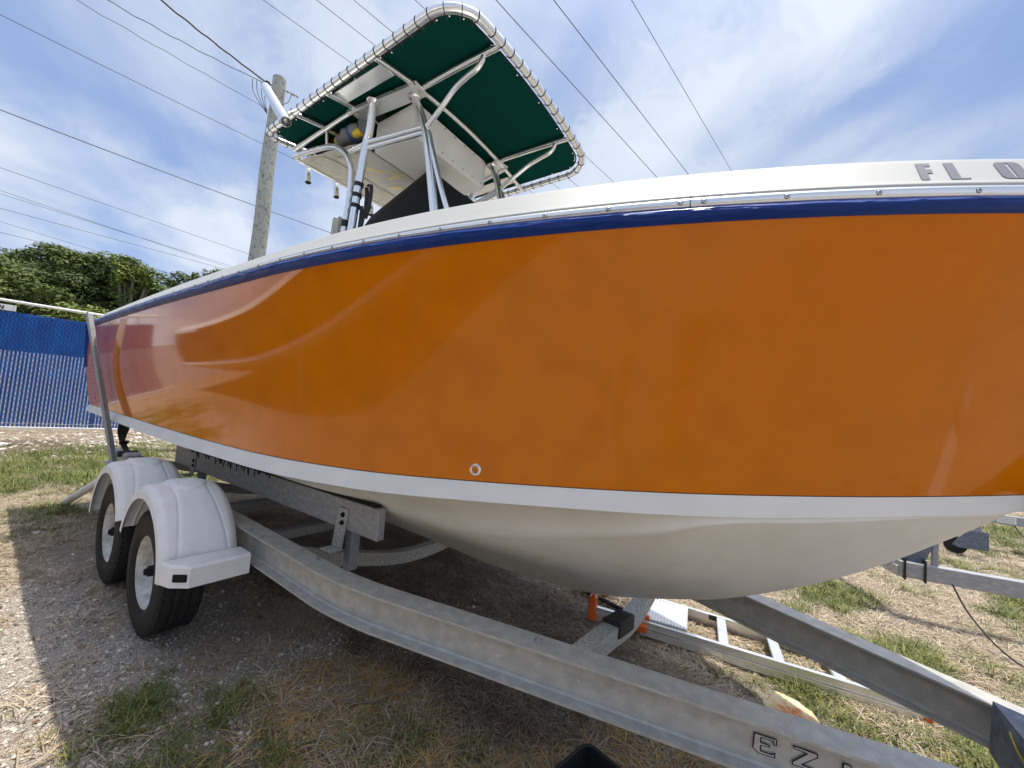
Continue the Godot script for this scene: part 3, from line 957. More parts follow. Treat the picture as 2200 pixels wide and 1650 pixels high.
	mb.lathe(v2([0.030, 0.0, 0.035, 0.0, 0.035, 0.70, 0.030, 0.70, 0.029, 0.02, 0.0001, 0.02]), frame(ra, rb - ra), 20)
	part("outrigger_holder", mb, M.tube, tt)
	# console beneath the cover
	mb = MB.new()
	mb.box(Transform3D(Basis(), Vector3(-2.3, 1.75, ZC)), Vector3(0.9, 1.25, 0.68), 0.05)
	part("console", mb, M.gel, boat)
	# black canvas tent over the windshield: a thing of its own
	mb = MB.new()
	var outl := [[-3.10, 2.60, -3.09, 2.91], [-3.10, 2.61, -3.05, 2.96], [-3.0, 2.6, -2.91, 3.005], [-2.85, 2.6, -2.69, 3.072], [-2.6, 2.6, -2.36, 3.172], [-2.35, 2.6, -2.33, 3.172], [-2.1, 2.55, -2.10, 2.985], [-1.85, 2.5, -1.89, 2.83], [-1.60, 2.45, -1.60, 2.60], [-1.45, 2.3, -1.45, 2.30]]
	rows = []
	for o in outl:
		var row := PackedVector3Array()
		for j in 13:
			var a := lerpf(-1.0, 1.0, j / 12.0)
			var f := 1.0 - absf(a)
			var h := lerpf(1.9, o[3], smoothstep(0.0, 0.85, f))
			row.append(Vector3(lerpf(o[0], o[2], smoothstep(0, 1, f)), h, ZC + a * 0.36))
		rows.append(row)
	mb.grid(rows, true)
	tag(part("console_cover", mb, M.black), "black canvas cover tented over the console under the green top", "cover")
	build_boat_gear()

func build_neighbour(boat: Node3D) -> void:
	# the boat on whose other side the photographer stands: behind the camera, mirrored in the gloss of the paint
	var o := thing("neighbouring_boat", "larger dark blue boat on stands, parked behind the photographer", "boat", "", Vector3(0.5, -0.22, 1.6 + 1.30 * 1.4 - ZC * 1.4))
	var dark := mat(lin(0.012, 0.02, 0.032), 0.12)
	var use := {"topsides": dark, "boot_stripe": M.gel, "bottom": M.gel, "gunwale": M.gel, "transom": dark, "transom_bottom": M.gel, "deck": M.gel}
	for c in boat.get_children():
		var nm := str(c.name)
		if use.has(nm):
			var q := part(nm, (c as MeshInstance3D).mesh, use[nm], o)
			q.scale = Vector3(2.15, 1.22, 1.4)
	for x in [-6.0, -3.0]:
		for z in [-0.9, 0.9]:
			var mb := MB.new()
			mb.box(Transform3D(Basis(), Vector3(x, 0.5, ZC * 1.4 + z)), Vector3(0.25, 0.75, 0.25), 0.02)
			part("stand", mb, M.galv, o)

func build_boat_gear() -> void:
	var mb := MB.new()
	# life jackets stowed over the bag
	var o := thing("life_jacket", "grey and yellow life jacket stuffed under the green canvas top", "life jacket")
	mb = MB.new()
	mb.tube(smooth_path([Vector3(-2.97, 3.375, -1.585), Vector3(-2.88, 3.378, -1.575), Vector3(-2.76, 3.37, -1.565), Vector3(-2.63, 3.36, -1.56)], 6), PackedFloat32Array(range(19).map(func(i): return 0.052 + 0.010 * sin(i * 1.1))), 14)
	var vn := FastNoiseLite.new(); vn.seed = 2; vn.frequency = 14.0
	for i2 in mb.v.size(): mb.v[i2] += mb.n[i2] * (0.016 * vn.get_noise_3dv(mb.v[i2])) - Vector3(0, mb.n[i2].y * 0.008, 0)
	part("foam_body", mb, M.vestgrey, o)
	mb = MB.new(); mb.tube(smooth_path([Vector3(-2.985, 3.37, -1.587), Vector3(-2.968, 3.373, -1.584), Vector3(-2.95, 3.374, -1.582)], 4), 0.056, 14); part("yellow_collar", mb, M.yellow, o)
	mb = MB.new(); mb.tube(PackedVector3Array([Vector3(-2.79, 3.373, -1.568), Vector3(-2.76, 3.371, -1.565)]), 0.063, 14); part("blue_band", mb, M.vestblue, o)
	mb = MB.new(); mb.tube(PackedVector3Array([Vector3(-2.73, 3.335, -1.55), Vector3(-2.64, 3.33, -1.55)]), 0.028, 12); part("yellow_edge", mb, M.yellow, o)
	# strap wound round the after leg
	o = thing("hook_and_loop_strap", "black strap wound in three bands round the after leg, ends dangling", "strap")
	for y in [2.86, 2.785, 2.71]:
		mb = MB.new()
		var x: float = -2.5 - (3.1 - y) * 0.098
		mb.lathe(v2([0.028, -0.014, 0.0315, -0.0135, 0.032, 0.0135, 0.028, 0.014]), frame(Vector3(x, y, ZC + 0.52), Vector3(0.1, 1, 0)), 16)
		part("band", mb, M.strap, o)
	for q in [[[-2.50, 2.85, -1.49], [-2.44, 2.84, -1.47], [-2.41, 2.78, -1.46], [-2.42, 2.66, -1.46], [-2.455, 2.60, -1.465]], [[-2.50, 2.84, -1.48], [-2.47, 2.76, -1.47], [-2.46, 2.68, -1.465], [-2.43, 2.62, -1.46]], [[-2.53, 2.71, -1.475], [-2.505, 2.66, -1.465], [-2.50, 2.56, -1.46], [-2.505, 2.50, -1.46]], [[-2.53, 2.70, -1.475], [-2.49, 2.64, -1.47], [-2.475, 2.60, -1.46], [-2.49, 2.53, -1.46]]]:
		mb = MB.new()
		var pts: Array = []
		for c in q: pts.append(Vector3(c[0] + 0.035, c[1], c[2] - 0.045))
		mb.sweep(v2([-0.0015, -0.013, 0.0015, -0.013, 0.0015, 0.013, -0.0015, 0.013]), smooth_path(pts, 5), Vector3(0.6, 0.05, -0.8))
		part("loose_end", mb, M.strap, o)
	mb = MB.new()
	mb.lathe(v2([0.0215, -0.024, 0.0255, -0.023, 0.026, 0.023, 0.0215, 0.024]), frame(Vector3(-2.645, 2.605, ZC + 0.52), Vector3(0.06, 1, 0)), 16)
	tag(part("leg_band", mb, M.strap), "black band round the arch tube just above the white gunwale", "strap")
	# cream cushion edge standing behind the tubes
	mb = MB.new()
	mb.prism(v2([-0.03, 0.0, 0.06, 0.0, 0.07, 0.19, 0.03, 0.175, -0.005, 0.20, -0.02, 0.185]), Transform3D(Basis(Vector3(1, 0, 0), Vector3(0, 1, 0), Vector3(0, 0, 1)), Vector3(-2.93, 2.55, -1.62)), 0.05)
	mb.box(Transform3D(Basis(), Vector3(-2.92, 1.83, -1.6)), Vector3(0.1, 1.45, 0.08), 0.01)
	tag(part("seat_back", mb, M.bag), "cream seat back standing just behind the after tubes of the top", "seat")

# ------------------------------------------------------------------ trailer
func mirror(p: Vector3) -> Vector3:
	return Vector3(p.x, p.y, 2.0 * ZC - p.z)

func i_beam(w: float, h: float, tf: float, tw: float) -> PackedVector2Array:
	var a := w * 0.5; var b := h * 0.5; var c := tw * 0.5
	return v2([-a, -b, a, -b, a, -b + tf, c + 0.006, -b + tf + 0.001, c, -b + tf + 0.007, c, b - tf - 0.007, c + 0.006, b - tf - 0.001, a, b - tf, a, b, -a, b, -a, b - tf, -c, b - tf - 0.004, -c, -b + tf + 0.004, -a, -b + tf])

func beam_path(near: bool) -> PackedVector3Array:
	var raw := [[-6.0, 0.53], [-4.0, 0.53], [-1.95, 0.526], [-1.8, 0.525], [-1.7, 0.524], [-1.62, 0.522], [-1.54, 0.520], [-1.46, 0.517], [-1.38, 0.513], [-1.28, 0.508], [-1.0, 0.494], [0.0, 0.443], [0.8, 0.405], [1.62, 0.365]]
	var p := PackedVector3Array()
	for q in raw:
		var x: float = q[0]
		var k := x + 1.56
		# straight, then a smooth bend inwards
		var run := 0.0
		if k > 0.22: run = k
		elif k > -0.22: run = pow(k + 0.22, 2.0) / 0.88
		var z := -1.06 - 0.315 * run
		var w := Vector3(x, q[1], z)
		p.append(w if near else mirror(w))
	return p

func build_trailer() -> void:
	var tr := thing("boat_trailer", "aluminium tandem axle trailer with white fenders under the orange boat", "boat trailer")
	var mb: MB
	var prof := i_beam(0.10, 0.152, 0.009, 0.008)
	for near in [true, false]:
		mb = MB.new()
		mb.sweep(prof, beam_path(near))
		var sb := part("side_beam", mb, M.beam, tr)
		if near:
			# outlined maker's letters stuck on the web
			var web := func(x: float, h: float, o: float) -> Vector3:
				return Vector3(x, h, -1.056 - 0.315 * (x + 1.56) + 0.0046 + o)
			var shapes := [[-0.064, 0.413, 0.078, [[0.05, 1.0, 1.0, 0.95, 1.0, 0.62, 0.84, 0.62, 0.84, 0.80, 0.36, 0.82, 0.36, 0.60, 0.72, 0.58, 0.72, 0.44, 0.36, 0.42, 0.36, 0.18, 0.80, 0.16, 0.95, 0.30, 0.95, 0.0, 0.25, 0.0, 0.0, 0.22]], []],
				[0.036, 0.408, 0.076, [[0.0, 1.0, 1.0, 0.92, 1.0, 0.72, 0.42, 0.20, 1.0, 0.14, 1.0, 0.0, 0.0, 0.04, 0.0, 0.22, 0.55, 0.78, 0.05, 0.84]], []],
				[0.155, 0.40, 0.07, [[0.0, 1.0, 0.34, 0.98, 0.36, 0.22, 1.0, 0.16, 1.0, 0.0, 0.0, 0.04]], []],
				[0.245, 0.392, 0.07, [[0.0, 0.98, 1.0, 0.95, 1.0, 0.0, 0.7, 0.0, 0.7, 0.3, 0.3, 0.3, 0.3, 0.0, 0.0, 0.02]], []]]
			for s in shapes:
				for lay in 2:
					mb = MB.new()
					for poly in s[3] if lay == 0 else s[3]:
						var q := v2(poly)
						if lay == 1:
							var shr := Geometry2D.offset_polygon(q, -0.05)
							if shr.is_empty(): continue
							q = shr[0]
						var t := Geometry2D.triangulate_polygon(q)
						for i in range(0, t.size(), 3):
							var f: Array = []
							for k in 3:
								var c := q[t[i + k]]
								f.append(web.call(s[0] + c.x * 0.062, s[1] + c.y * 0.058, 0.0012 + 0.0008 * lay))
							mb.face(f, f[0] - Vector3(0, 0, 1))
					part("maker_letter" if lay == 0 else "letter_face", mb, M.black if lay == 0 else M.beam, sb)
			# bolts on the flange
			for q in [[-1.97, -1.085], [-1.83, -1.085], [-0.73, -1.33], [-2.28, -1.03], [-2.42, -1.03]]:
				mb = MB.new()
				mb.lathe(v2([0.0001, 0.007, 0.012, 0.007, 0.012, 0.001, 0.019, 0.001, 0.019, -0.002]), Transform3D(Basis(), Vector3(q[0], 0.601 - 0.05 * maxf(0.0, q[0] + 1.56), q[1])), 6)
				part("bolt", mb, M.galv, sb)
	# cross members
	var tubeprof := v2([-0.034, -0.038, 0.034, -0.038, 0.034, 0.038, -0.034, 0.038])
	var zs := [-1.10, -1.337, -1.487, -1.62, -1.74, -1.85, -1.94, -2.02]
	var hs := [0.580, 0.506, 0.466, 0.432, 0.404, 0.388, 0.381, 0.379]
	for cm in [[-2.1, 0.0, 1.0], [-4.45, 0.0, 1.0], [-5.6, 0.02, 1.0]]:
		mb = MB.new()
		var p := PackedVector3Array()
		for i in 8: p.append(Vector3(cm[0], hs[i] - 0.038 + cm[1], zs[i]))
		for i in range(6, -1, -1): p.append(mirror(Vector3(cm[0], hs[i] - 0.038 + cm[1], zs[i])))
		mb.sweep(tubeprof, p)
		part("cross_member", mb, M.spangle if cm[0] > -3 else M.galv, tr)
	mb = MB.new()
	var fc := PackedVector3Array()
	var fh := [[-1.366, 0.503], [-1.5, 0.494], [-1.62, 0.482], [-1.74, 0.465], [-1.84, 0.446], [-1.93, 0.434], [-2.02, 0.431]]
	for q in fh: fc.append(Vector3(-0.605, q[1], q[0]))
	for i in range(5, -1, -1): fc.append(mirror(Vector3(-0.605, fh[i][1], fh[i][0])))
	mb.sweep(tubeprof, fc)
	var fcm := part("cross_member", mb, M.spangle, tr)
	mb = MB.new()
	var pad := PackedVector3Array()
	for i in range(3, 6): pad.append(fc[i] + Vector3(0, 0.045, 0))
	mb.sweep(v2([-0.042, -0.05, 0.042, -0.05, 0.042, 0.006, 0.034, 0.012, -0.034, 0.012, -0.042, 0.006]), pad)
	part("rubber_pad", mb, M.strap, fcm)
	# axles
	for x in [-2.88, -3.76]:
		mb = MB.new()
		bar(mb, Vector3(x + 0.05, 0.40, -1.0), Vector3(x + 0.05, 0.40, 2.0 * ZC + 1.0), 0.065, 0.065, 0.006)
		part("axle", mb, M.galv, tr)
	# bunks
	for near in [true, false]:
		mb = MB.new()
		var a := Vector3(-4.58, 0.725, -1.262); var b := Vector3(-1.60, 0.782, -1.262)
		if not near: a = mirror(a); b = mirror(b)
		bar(mb, a, b, 0.044, 0.152, 0.004)
		var bunk := part("bunk", mb, M.galv, tr)
		mb = MB.new()
		bar(mb, a + Vector3(0.3, 0.082, 0.0), b + Vector3(-0.03, 0.083, 0.0), 0.05, 0.012, 0.004)
		var rg := RandomNumberGenerator.new(); rg.seed = 4
		for i in 46:
			var f := rg.randf_range(0.08, 0.62)
			var q := a.lerp(b, f) + Vector3(0, 0.075, 0.0235 if near else -0.0235)
			var l := rg.randf_range(0.008, 0.05) * (1.0 if absf(f - 0.35) < 0.2 else 0.5)
			mb.box(Transform3D(Basis(Vector3(0, 0, 1), rg.randf_range(-0.4, 0.4)), q - Vector3(0, l * 0.5, 0)), Vector3(rg.randf_range(0.003, 0.014), l, 0.003))
		part("carpet_strip", mb, M.black, bunk)
		for bx in [-1.93, -4.13]:
			mb = MB.new()
			var f: float = (bx + 4.58) / 2.98
			var face_z := -1.2385
			var top: float = lerpf(0.725, 0.782, f)
			var up_t := top + 0.03
			var foot := 0.585 if bx > -3 else 0.60
			var pr := v2([-0.05, up_t, 0.035, up_t, 0.035, foot + 0.02, -0.05, foot + 0.02])
			var pf := PackedVector2Array()
			for k in pr: pf.append(Vector2(k.x + (0.03 if k.y < top - 0.05 else 0.06), k.y))
			mb.prism(pf, Transform3D(Basis(), Vector3(bx, 0, face_z)), 0.008)
			mb.box(Transform3D(Basis(), Vector3(bx + 0.02, foot + 0.012, face_z + 0.03)), Vector3(0.085, 0.008, 0.075), 0.002)
			for w in 2:
				pass
			var br_mesh := mb.mesh()
			var br := part("bunk_bracket", br_mesh, M.spangle if bx > -3 else M.galv, bunk)
			if not near: br.transform = Transform3D(Basis(Vector3(1, 0, 0), Vector3(0, 1, 0), Vector3(0, 0, -1)), Vector3(0, 0, 2.0 * ZC))
			for hh in [up_t - 0.03, up_t - 0.07]:
				var bm := MB.new()
				bm.lathe(v2([0.0001, 0.010, 0.011, 0.010, 0.011, 0.0, 0.016, 0.0]), frame(Vector3(bx + 0.055, hh, face_z + 0.008), Vector3(0, 0, 1)), 6)
				var bo := part("bolt", bm, M.black, bunk)
				if not near: bo.transform = br.transform
			# post under the bunk down to the cross member, with clamps
			bm_post(bunk, bx, foot, near)
	# wheels
	build_wheels(tr)
	build_fenders(tr)
	# guide post at the stern
	for near in [true, false]:
		mb = MB.new()
		var a := Vector3(-4.63, 0.62, -0.845); var b := Vector3(-5.06, 1.915, -0.62)
		if not near: a = mirror(a); b = mirror(b)
		var t := (b - a).normalized()
		var s := t.cross(Vector3(0, 0, 1)).normalized()
		var xf := Transform3D(Basis(s, t, s.cross(t)), (a + b) * 0.5)
		mb.box(xf, Vector3(0.062, a.distance_to(b), 0.010), 0.003)
		mb.box(xf * Transform3D(Basis(), Vector3(-0.027, 0, -0.022)), Vector3(0.008, a.distance_to(b) - 0.002, 0.036), 0.002)
		part("guide_post", mb, M.galv, tr)
		mb = MB.new()
		bar(mb, a + Vector3(0, 0.0, 0.0), Vector3(a.x, 0.56, -1.03 if near else 2 * ZC + 1.03), 0.05, 0.05, 0.004)
		part("post_arm", mb, M.galv, tr)
	# tongue, coupler and winch stand ahead of the beams
	mb = MB.new()
	bar(mb, Vector3(1.2, 0.36, ZC), Vector3(2.7, 0.32, ZC), 0.10, 0.12, 0.006)
	part("tongue", mb, M.beam, tr)
	mb = MB.new()
	mb.lathe(v2([0.0001, -0.06, 0.05, -0.05, 0.055, 0.0, 0.04, 0.05, 0.0001, 0.06]), Transform3D(Basis(), Vector3(2.8, 0.36, ZC)), 16)
	part("coupler", mb, M.galv, tr)
	mb = MB.new()
	bar(mb, Vector3(1.15, 0.42, ZC), Vector3(0.98, 1.36, ZC), 0.08, 0.08, 0.005, Vector3.RIGHT)
	part("winch_post", mb, M.bluesteel, tr)
	mb = MB.new()
	mb.tube(PackedVector3Array([Vector3(0.72, 1.235, ZC - 0.08), Vector3(0.72, 1.235, ZC - 0.03), Vector3(0.72, 1.235, ZC + 0.03), Vector3(0.72, 1.235, ZC + 0.08)]), PackedFloat32Array([0.05, 0.035, 0.035, 0.05]), 16)
	mb.tube(PackedVector3Array([Vector3(0.72, 1.235, ZC + 0.09), Vector3(0.99, 1.27, ZC + 0.05)]), 0.02, 8)
	part("bow_roller", mb, M.rubber, tr)
	# bluish steel box closing the fork of the beams
	mb = MB.new()
	var A := Vector3(0.60, 0.532, -2.175); var B := Vector3(1.30, 0.50, -2.02)
	var top := [A, Vector3(1.3, 0.50, -1.93), Vector3(1.3, 0.48, -1.80), Vector3(0.655, 0.47, -1.99), Vector3(0.618, 0.475, -2.09)]
	var low := [Vector3(0.60, 0.35, -2.20), Vector3(1.3, 0.28, -1.93), Vector3(1.3, 0.25, -1.80), Vector3(0.665, 0.24, -1.96), Vector3(0.612, 0.33, -2.09)]
	var ctr := Vector3(0.95, 0.40, -1.97)
	mb.face([top[0], top[1], top[2], top[3]], ctr); mb.face([top[0], top[3], top[4]], ctr)
	mb.face([low[0], low[1], low[2], low[3], low[4]], ctr)
	for i in 5:
		mb.face([top[i], top[(i + 1) % 5], low[(i + 1) % 5], low[i]], ctr)
	var tb := part("tongue_box", mb, M.bluesteel, tr)
	mb = MB.new()
	mb.tube(smooth_path([Vector3(0.604, 0.50, -2.06), Vector3(0.615, 0.46, -2.045), Vector3(0.632, 0.42, -2.035), Vector3(0.636, 0.36, -2.015), Vector3(0.665, 0.31, -1.965), Vector3(0.70, 0.25, -1.945)], 6), 0.0022, 5)
	part("wiring", mb, M.yellow, tb)

func bm_post(bunk: Node3D, bx: float, foot: float, near: bool) -> void:
	var mb := MB.new()
	var z := -1.30
	mb.box(Transform3D(Basis(), Vector3(bx + 0.06, (foot + 0.49) * 0.5 + 0.06, z)), Vector3(0.06, foot - 0.36, 0.05), 0.004)
	var o := part("bunk_post", mb, M.galv, bunk)
	if not near: o.transform = Transform3D(Basis(Vector3(1, 0, 0), Vector3(0, 1, 0), Vector3(0, 0, -1)), Vector3(0, 0, 2.0 * ZC))

func build_wheels(tr: Node3D) -> void:
	# local y is the axle, outwards
	var ty := MB.new()
	ty.lathe(v2([0.186, -0.078, 0.196, -0.094, 0.225, -0.103, 0.262, -0.106, 0.292, -0.101, 0.314, -0.093, 0.324, -0.080, 0.3275, -0.066,
		0.328, -0.042, 0.321, -0.041, 0.321, -0.034, 0.3285, -0.033, 0.329, -0.006, 0.322, -0.005, 0.322, 0.005, 0.329, 0.006, 0.3285, 0.033, 0.321, 0.034, 0.321, 0.041, 0.328, 0.042,
		0.3275, 0.066, 0.324, 0.080, 0.314, 0.093, 0.300, 0.099, 0.292, 0.1015, 0.287, 0.1000, 0.262, 0.106, 0.232, 0.1045, 0.225, 0.1065, 0.218, 0.103, 0.196, 0.094, 0.186, 0.078]), Transform3D(), 72)
	# shoulder blocks
	for i in 60:
		var a := TAU * i / 60.0
		for sg in [-1.0, 1.0]:
			var r := 0.3195
			var xf := Transform3D(Basis(Vector3(cos(a), 0, sin(a)), Vector3(0, 1, 0), Vector3(-sin(a), 0, cos(a))), Vector3(cos(a) * r, 0.081 * sg, sin(a) * r))
			ty.box(xf.rotated_local(Vector3(0, 0, 1), -0.55 * sg), Vector3(0.012, 0.022, 0.019), 0.002)
	var rim := MB.new()
	rim.lathe(v2([0.186, -0.078, 0.17, -0.07, 0.165, 0.0, 0.168, 0.05, 0.175, 0.066, 0.186, 0.072, 0.196, 0.080, 0.1975, 0.086, 0.195, 0.089, 0.189, 0.085, 0.178, 0.072, 0.169, 0.058, 0.160, 0.028, 0.150, 0.010, 0.120, 0.018, 0.095, 0.026, 0.075, 0.024, 0.060, 0.014, 0.040, 0.012]), Transform3D(), 56)
	var hub := MB.new()
	hub.lathe(v2([0.0001, 0.092, 0.015, 0.092, 0.018, 0.089, 0.019, 0.080, 0.027, 0.077, 0.029, 0.072, 0.029, 0.0]), Transform3D(), 24)
	var hole := MB.new()
	hole.lathe(v2([0.0001, 0.003, 0.017, 0.0025, 0.018, 0.0]), Transform3D(), 14)
	var nut := MB.new()
	nut.lathe(v2([0.0001, 0.022, 0.007, 0.021, 0.010, 0.012, 0.010, 0.0]), Transform3D(), 6)
	var tm := ty.mesh(); var rm := rim.mesh(); var hm := hub.mesh(); var om := hole.mesh(); var nm := nut.mesh()
	for side in [1.0, -1.0]:
		for x in [-2.88, -3.76]:
			var w := group_part("wheel", tr)
			var zc := -0.803 if side > 0 else 2.0 * ZC + 0.803
			w.transform = Transform3D(Basis(Vector3(1, 0, 0), Vector3(0, 0, side), Vector3(0, -side, 0)), Vector3(x, 0.326, zc)).rotated_local(Vector3.UP, x * 3.0)
			part("tyre", tm, M.rubber, w)
			part("rim", rm, M.rim, w)
			part("hub", hm, M.black, w)
			for i in 5:
				var a := TAU * i / 5.0
				var o := part("hand_hole", om, M.black, w)
				o.position = Vector3(cos(a) * 0.122, 0.0165, sin(a) * 0.122)
				var b := a + TAU / 10.0
				o = part("lug_nut", nm, M.screw, w)
				o.position = Vector3(cos(b) * 0.062, 0.014, sin(b) * 0.062)

func fender_lobe(mb: MB, cx: float, cy: float, r: float, a0: float, a1: float, near: bool) -> void:
	var rows: Array = []
	var na := 72; var nv := 90
	for i in na + 1:
		var u := float(i) / na
		var a := deg_to_rad(lerpf(a0, a1, u))
		var top := absf(rad_to_deg(a) - 90.0) / 90.0
		var row := PackedVector3Array()
		for j in nv + 1:
			var v := float(j) / nv
			var z := lerpf(-0.655, -0.99, maxf(0.0, (v - 0.1) / 0.9))
			var w := (v - 0.1) / 0.9
			var rr := r
			if v < 0.1:
				rr = r - 0.026 - 0.035 * (0.1 - v) / 0.1
			else:
				rr -= 0.026 * pow(maxf(0.0, 1.0 - w / 0.11), 2.2)
				rr -= 0.030 * pow(maxf(0.0, (w - 0.86) / 0.14), 2.0)
				# raised panel: narrow over the top, broad at the foot, with a groove along its edges
				var half := lerpf(0.20, 0.30, smoothstep(0.15, 0.9, top))
				var d := absf(w - 0.52) - half
				rr += 0.004 * smoothstep(0.03, -0.03, d)
				rr -= 0.005 * exp(-pow((d - 0.03) / 0.011, 2.0))
				# the oval plateau on the crown
				var e := sqrt(pow((rad_to_deg(a) - 90.0) / 17.0, 2.0) + pow((w - 0.52) / 0.27, 2.0))
				rr += 0.009 * smoothstep(1.04, 0.94, e)
				rr += 0.02 * exp(-pow((w - 0.5) / 0.5, 2.0)) * smoothstep(0.5, 0.0, top)
			var p := Vector3(cx + rr * cos(a), cy + rr * sin(a), z)
			row.append(p if near else mirror(p))
		rows.append(row)
	mb.grid(rows, near)

func build_fenders(tr: Node3D) -> void:
	for near in [true, false]:
		var mb := MB.new()
		var S := func(p: Vector3) -> Vector3: return p if near else mirror(p)
		fender_lobe(mb, -2.835, 0.375, 0.425, 164.0, 6.0, near)
		fender_lobe(mb, -3.69, 0.375, 0.425, 176.0, 20.0, near)
		# step at the foot of the forward lobe
		var foot := [[-0.655, -2.415], [-0.675, -2.345], [-0.735, -2.285], [-0.99, -2.285], [-0.99, -2.42]]
		var ctr: Vector3 = S.call(Vector3(-2.36, 0.47, -0.83))
		var up: Array = []; var dn: Array = []; var mid: Array = []
		for q in foot:
			up.append(S.call(Vector3(q[1] + (0.0 if q[1] < -2.4 else -0.012), 0.53 if q[0] > -0.7 else 0.525, q[0] - (0.006 if q[0] > -0.7 else 0.0))))
			mid.append(S.call(Vector3(q[1], 0.515, q[0])))
			dn.append(S.call(Vector3(q[1], 0.425, q[0])))
		mb.face(up, ctr)
		for i in 4:
			mb.face([up[i], up[i + 1], mid[i + 1], mid[i]], ctr)
			mb.face([mid[i], mid[i + 1], dn[i + 1], dn[i]], ctr)
		var fe := part("fender", mb, M.fender, tr)
		# rectangular opening in the cut corner of the step
		mb = MB.new()
		var d0: Vector3 = mid[1]; var d1: Vector3 = mid[2]
		var nrm := (d1 - d0).cross(Vector3.UP).normalized()
		if nrm.dot(d0 - ctr) < 0: nrm = -nrm
		var tx := (d1 - d0).normalized()
		var c0 := (mid[1] + mid[2] + dn[1] + dn[2]) * 0.25 as Vector3
		var oval := PackedVector2Array()
		for k in 20:
			var a := TAU * k / 20.0
			oval.append(Vector2(clampf(cos(a) * 1.5, -1, 1) * 0.029 + cos(a) * 0.002, clampf(sin(a) * 1.5, -1, 1) * 0.0165 + sin(a) * 0.002))
		mb.prism(oval, Transform3D(Basis(tx, Vector3.UP, tx.cross(Vector3.UP)), c0 - nrm * 0.012), 0.0135 * signf(tx.cross(Vector3.UP).dot(nrm)))
		part("lamp_opening", mb, M.black, fe)
		# reflector between the lobes
		mb = MB.new()
		var a := deg_to_rad(22.0)
		mb.box(Transform3D(Basis(Vector3(0, 0, 1), a - PI * 0.5) , S.call(Vector3(-3.69 + 0.425 * cos(a) - 0.004, 0.375 + 0.425 * sin(a), -0.72))), Vector3(0.10, 0.008, 0.07), 0.003)
		part("side_reflector", mb, M.rim, fe)
	# black ratchet strap at the stern with its handle on the rear fender
	var o := thing("ratchet_strap", "black ratchet strap running down from the stern beside the grey guide post", "strap")
	var mb2 := MB.new()
	mb2.sweep(v2([-0.0015, -0.025, 0.0015, -0.025, 0.0015, 0.025, -0.0015, 0.025]), smooth_path([Vector3(-4.97, 0.99, -0.93), Vector3(-4.80, 0.90, -0.895), Vector3(-4.57, 0.82, -0.88), Vector3(-4.3, 0.77, -0.87), Vector3(-4.08, 0.775, -0.86)], 6), Vector3(0.5, 0.2, 0.8))
	part("webbing", mb2, M.strap, o)
	mb2 = MB.new()
	mb2.sweep(v2([-0.0015, -0.022, 0.0015, -0.022, 0.0015, 0.022, -0.0015, 0.022]), smooth_path([Vector3(-4.85, 0.97, -0.95), Vector3(-4.72, 0.86, -0.90), Vector3(-4.66, 0.80, -0.89), Vector3(-4.55, 0.85, -0.89)], 6), Vector3(0.4, 0.3, 0.8))
	part("loose_tail", mb2, M.strap, o)
	o = thing("tie_down_ratchet", "grey metal ratchet handle lying on top of the rear white fender", "ratchet")
	mb2 = MB.new()
	for dz in [-0.03, 0.03]:
		bar(mb2, Vector3(-4.07, 0.79, -0.80 + dz), Vector3(-3.80, 0.845, -0.79 + dz), 0.006, 0.03)
	mb2.tube(PackedVector3Array([Vector3(-3.80, 0.845, -0.83), Vector3(-3.80, 0.845, -0.755)]), 0.013, 10)
	part("handle", mb2, M.galv, o)
	mb2 = MB.new()
	mb2.tube(PackedVector3Array([Vector3(-3.97, 0.825, -0.85), Vector3(-3.97, 0.825, -0.74)]), 0.022, 14)
	part("spool", mb2, M.strap, o)

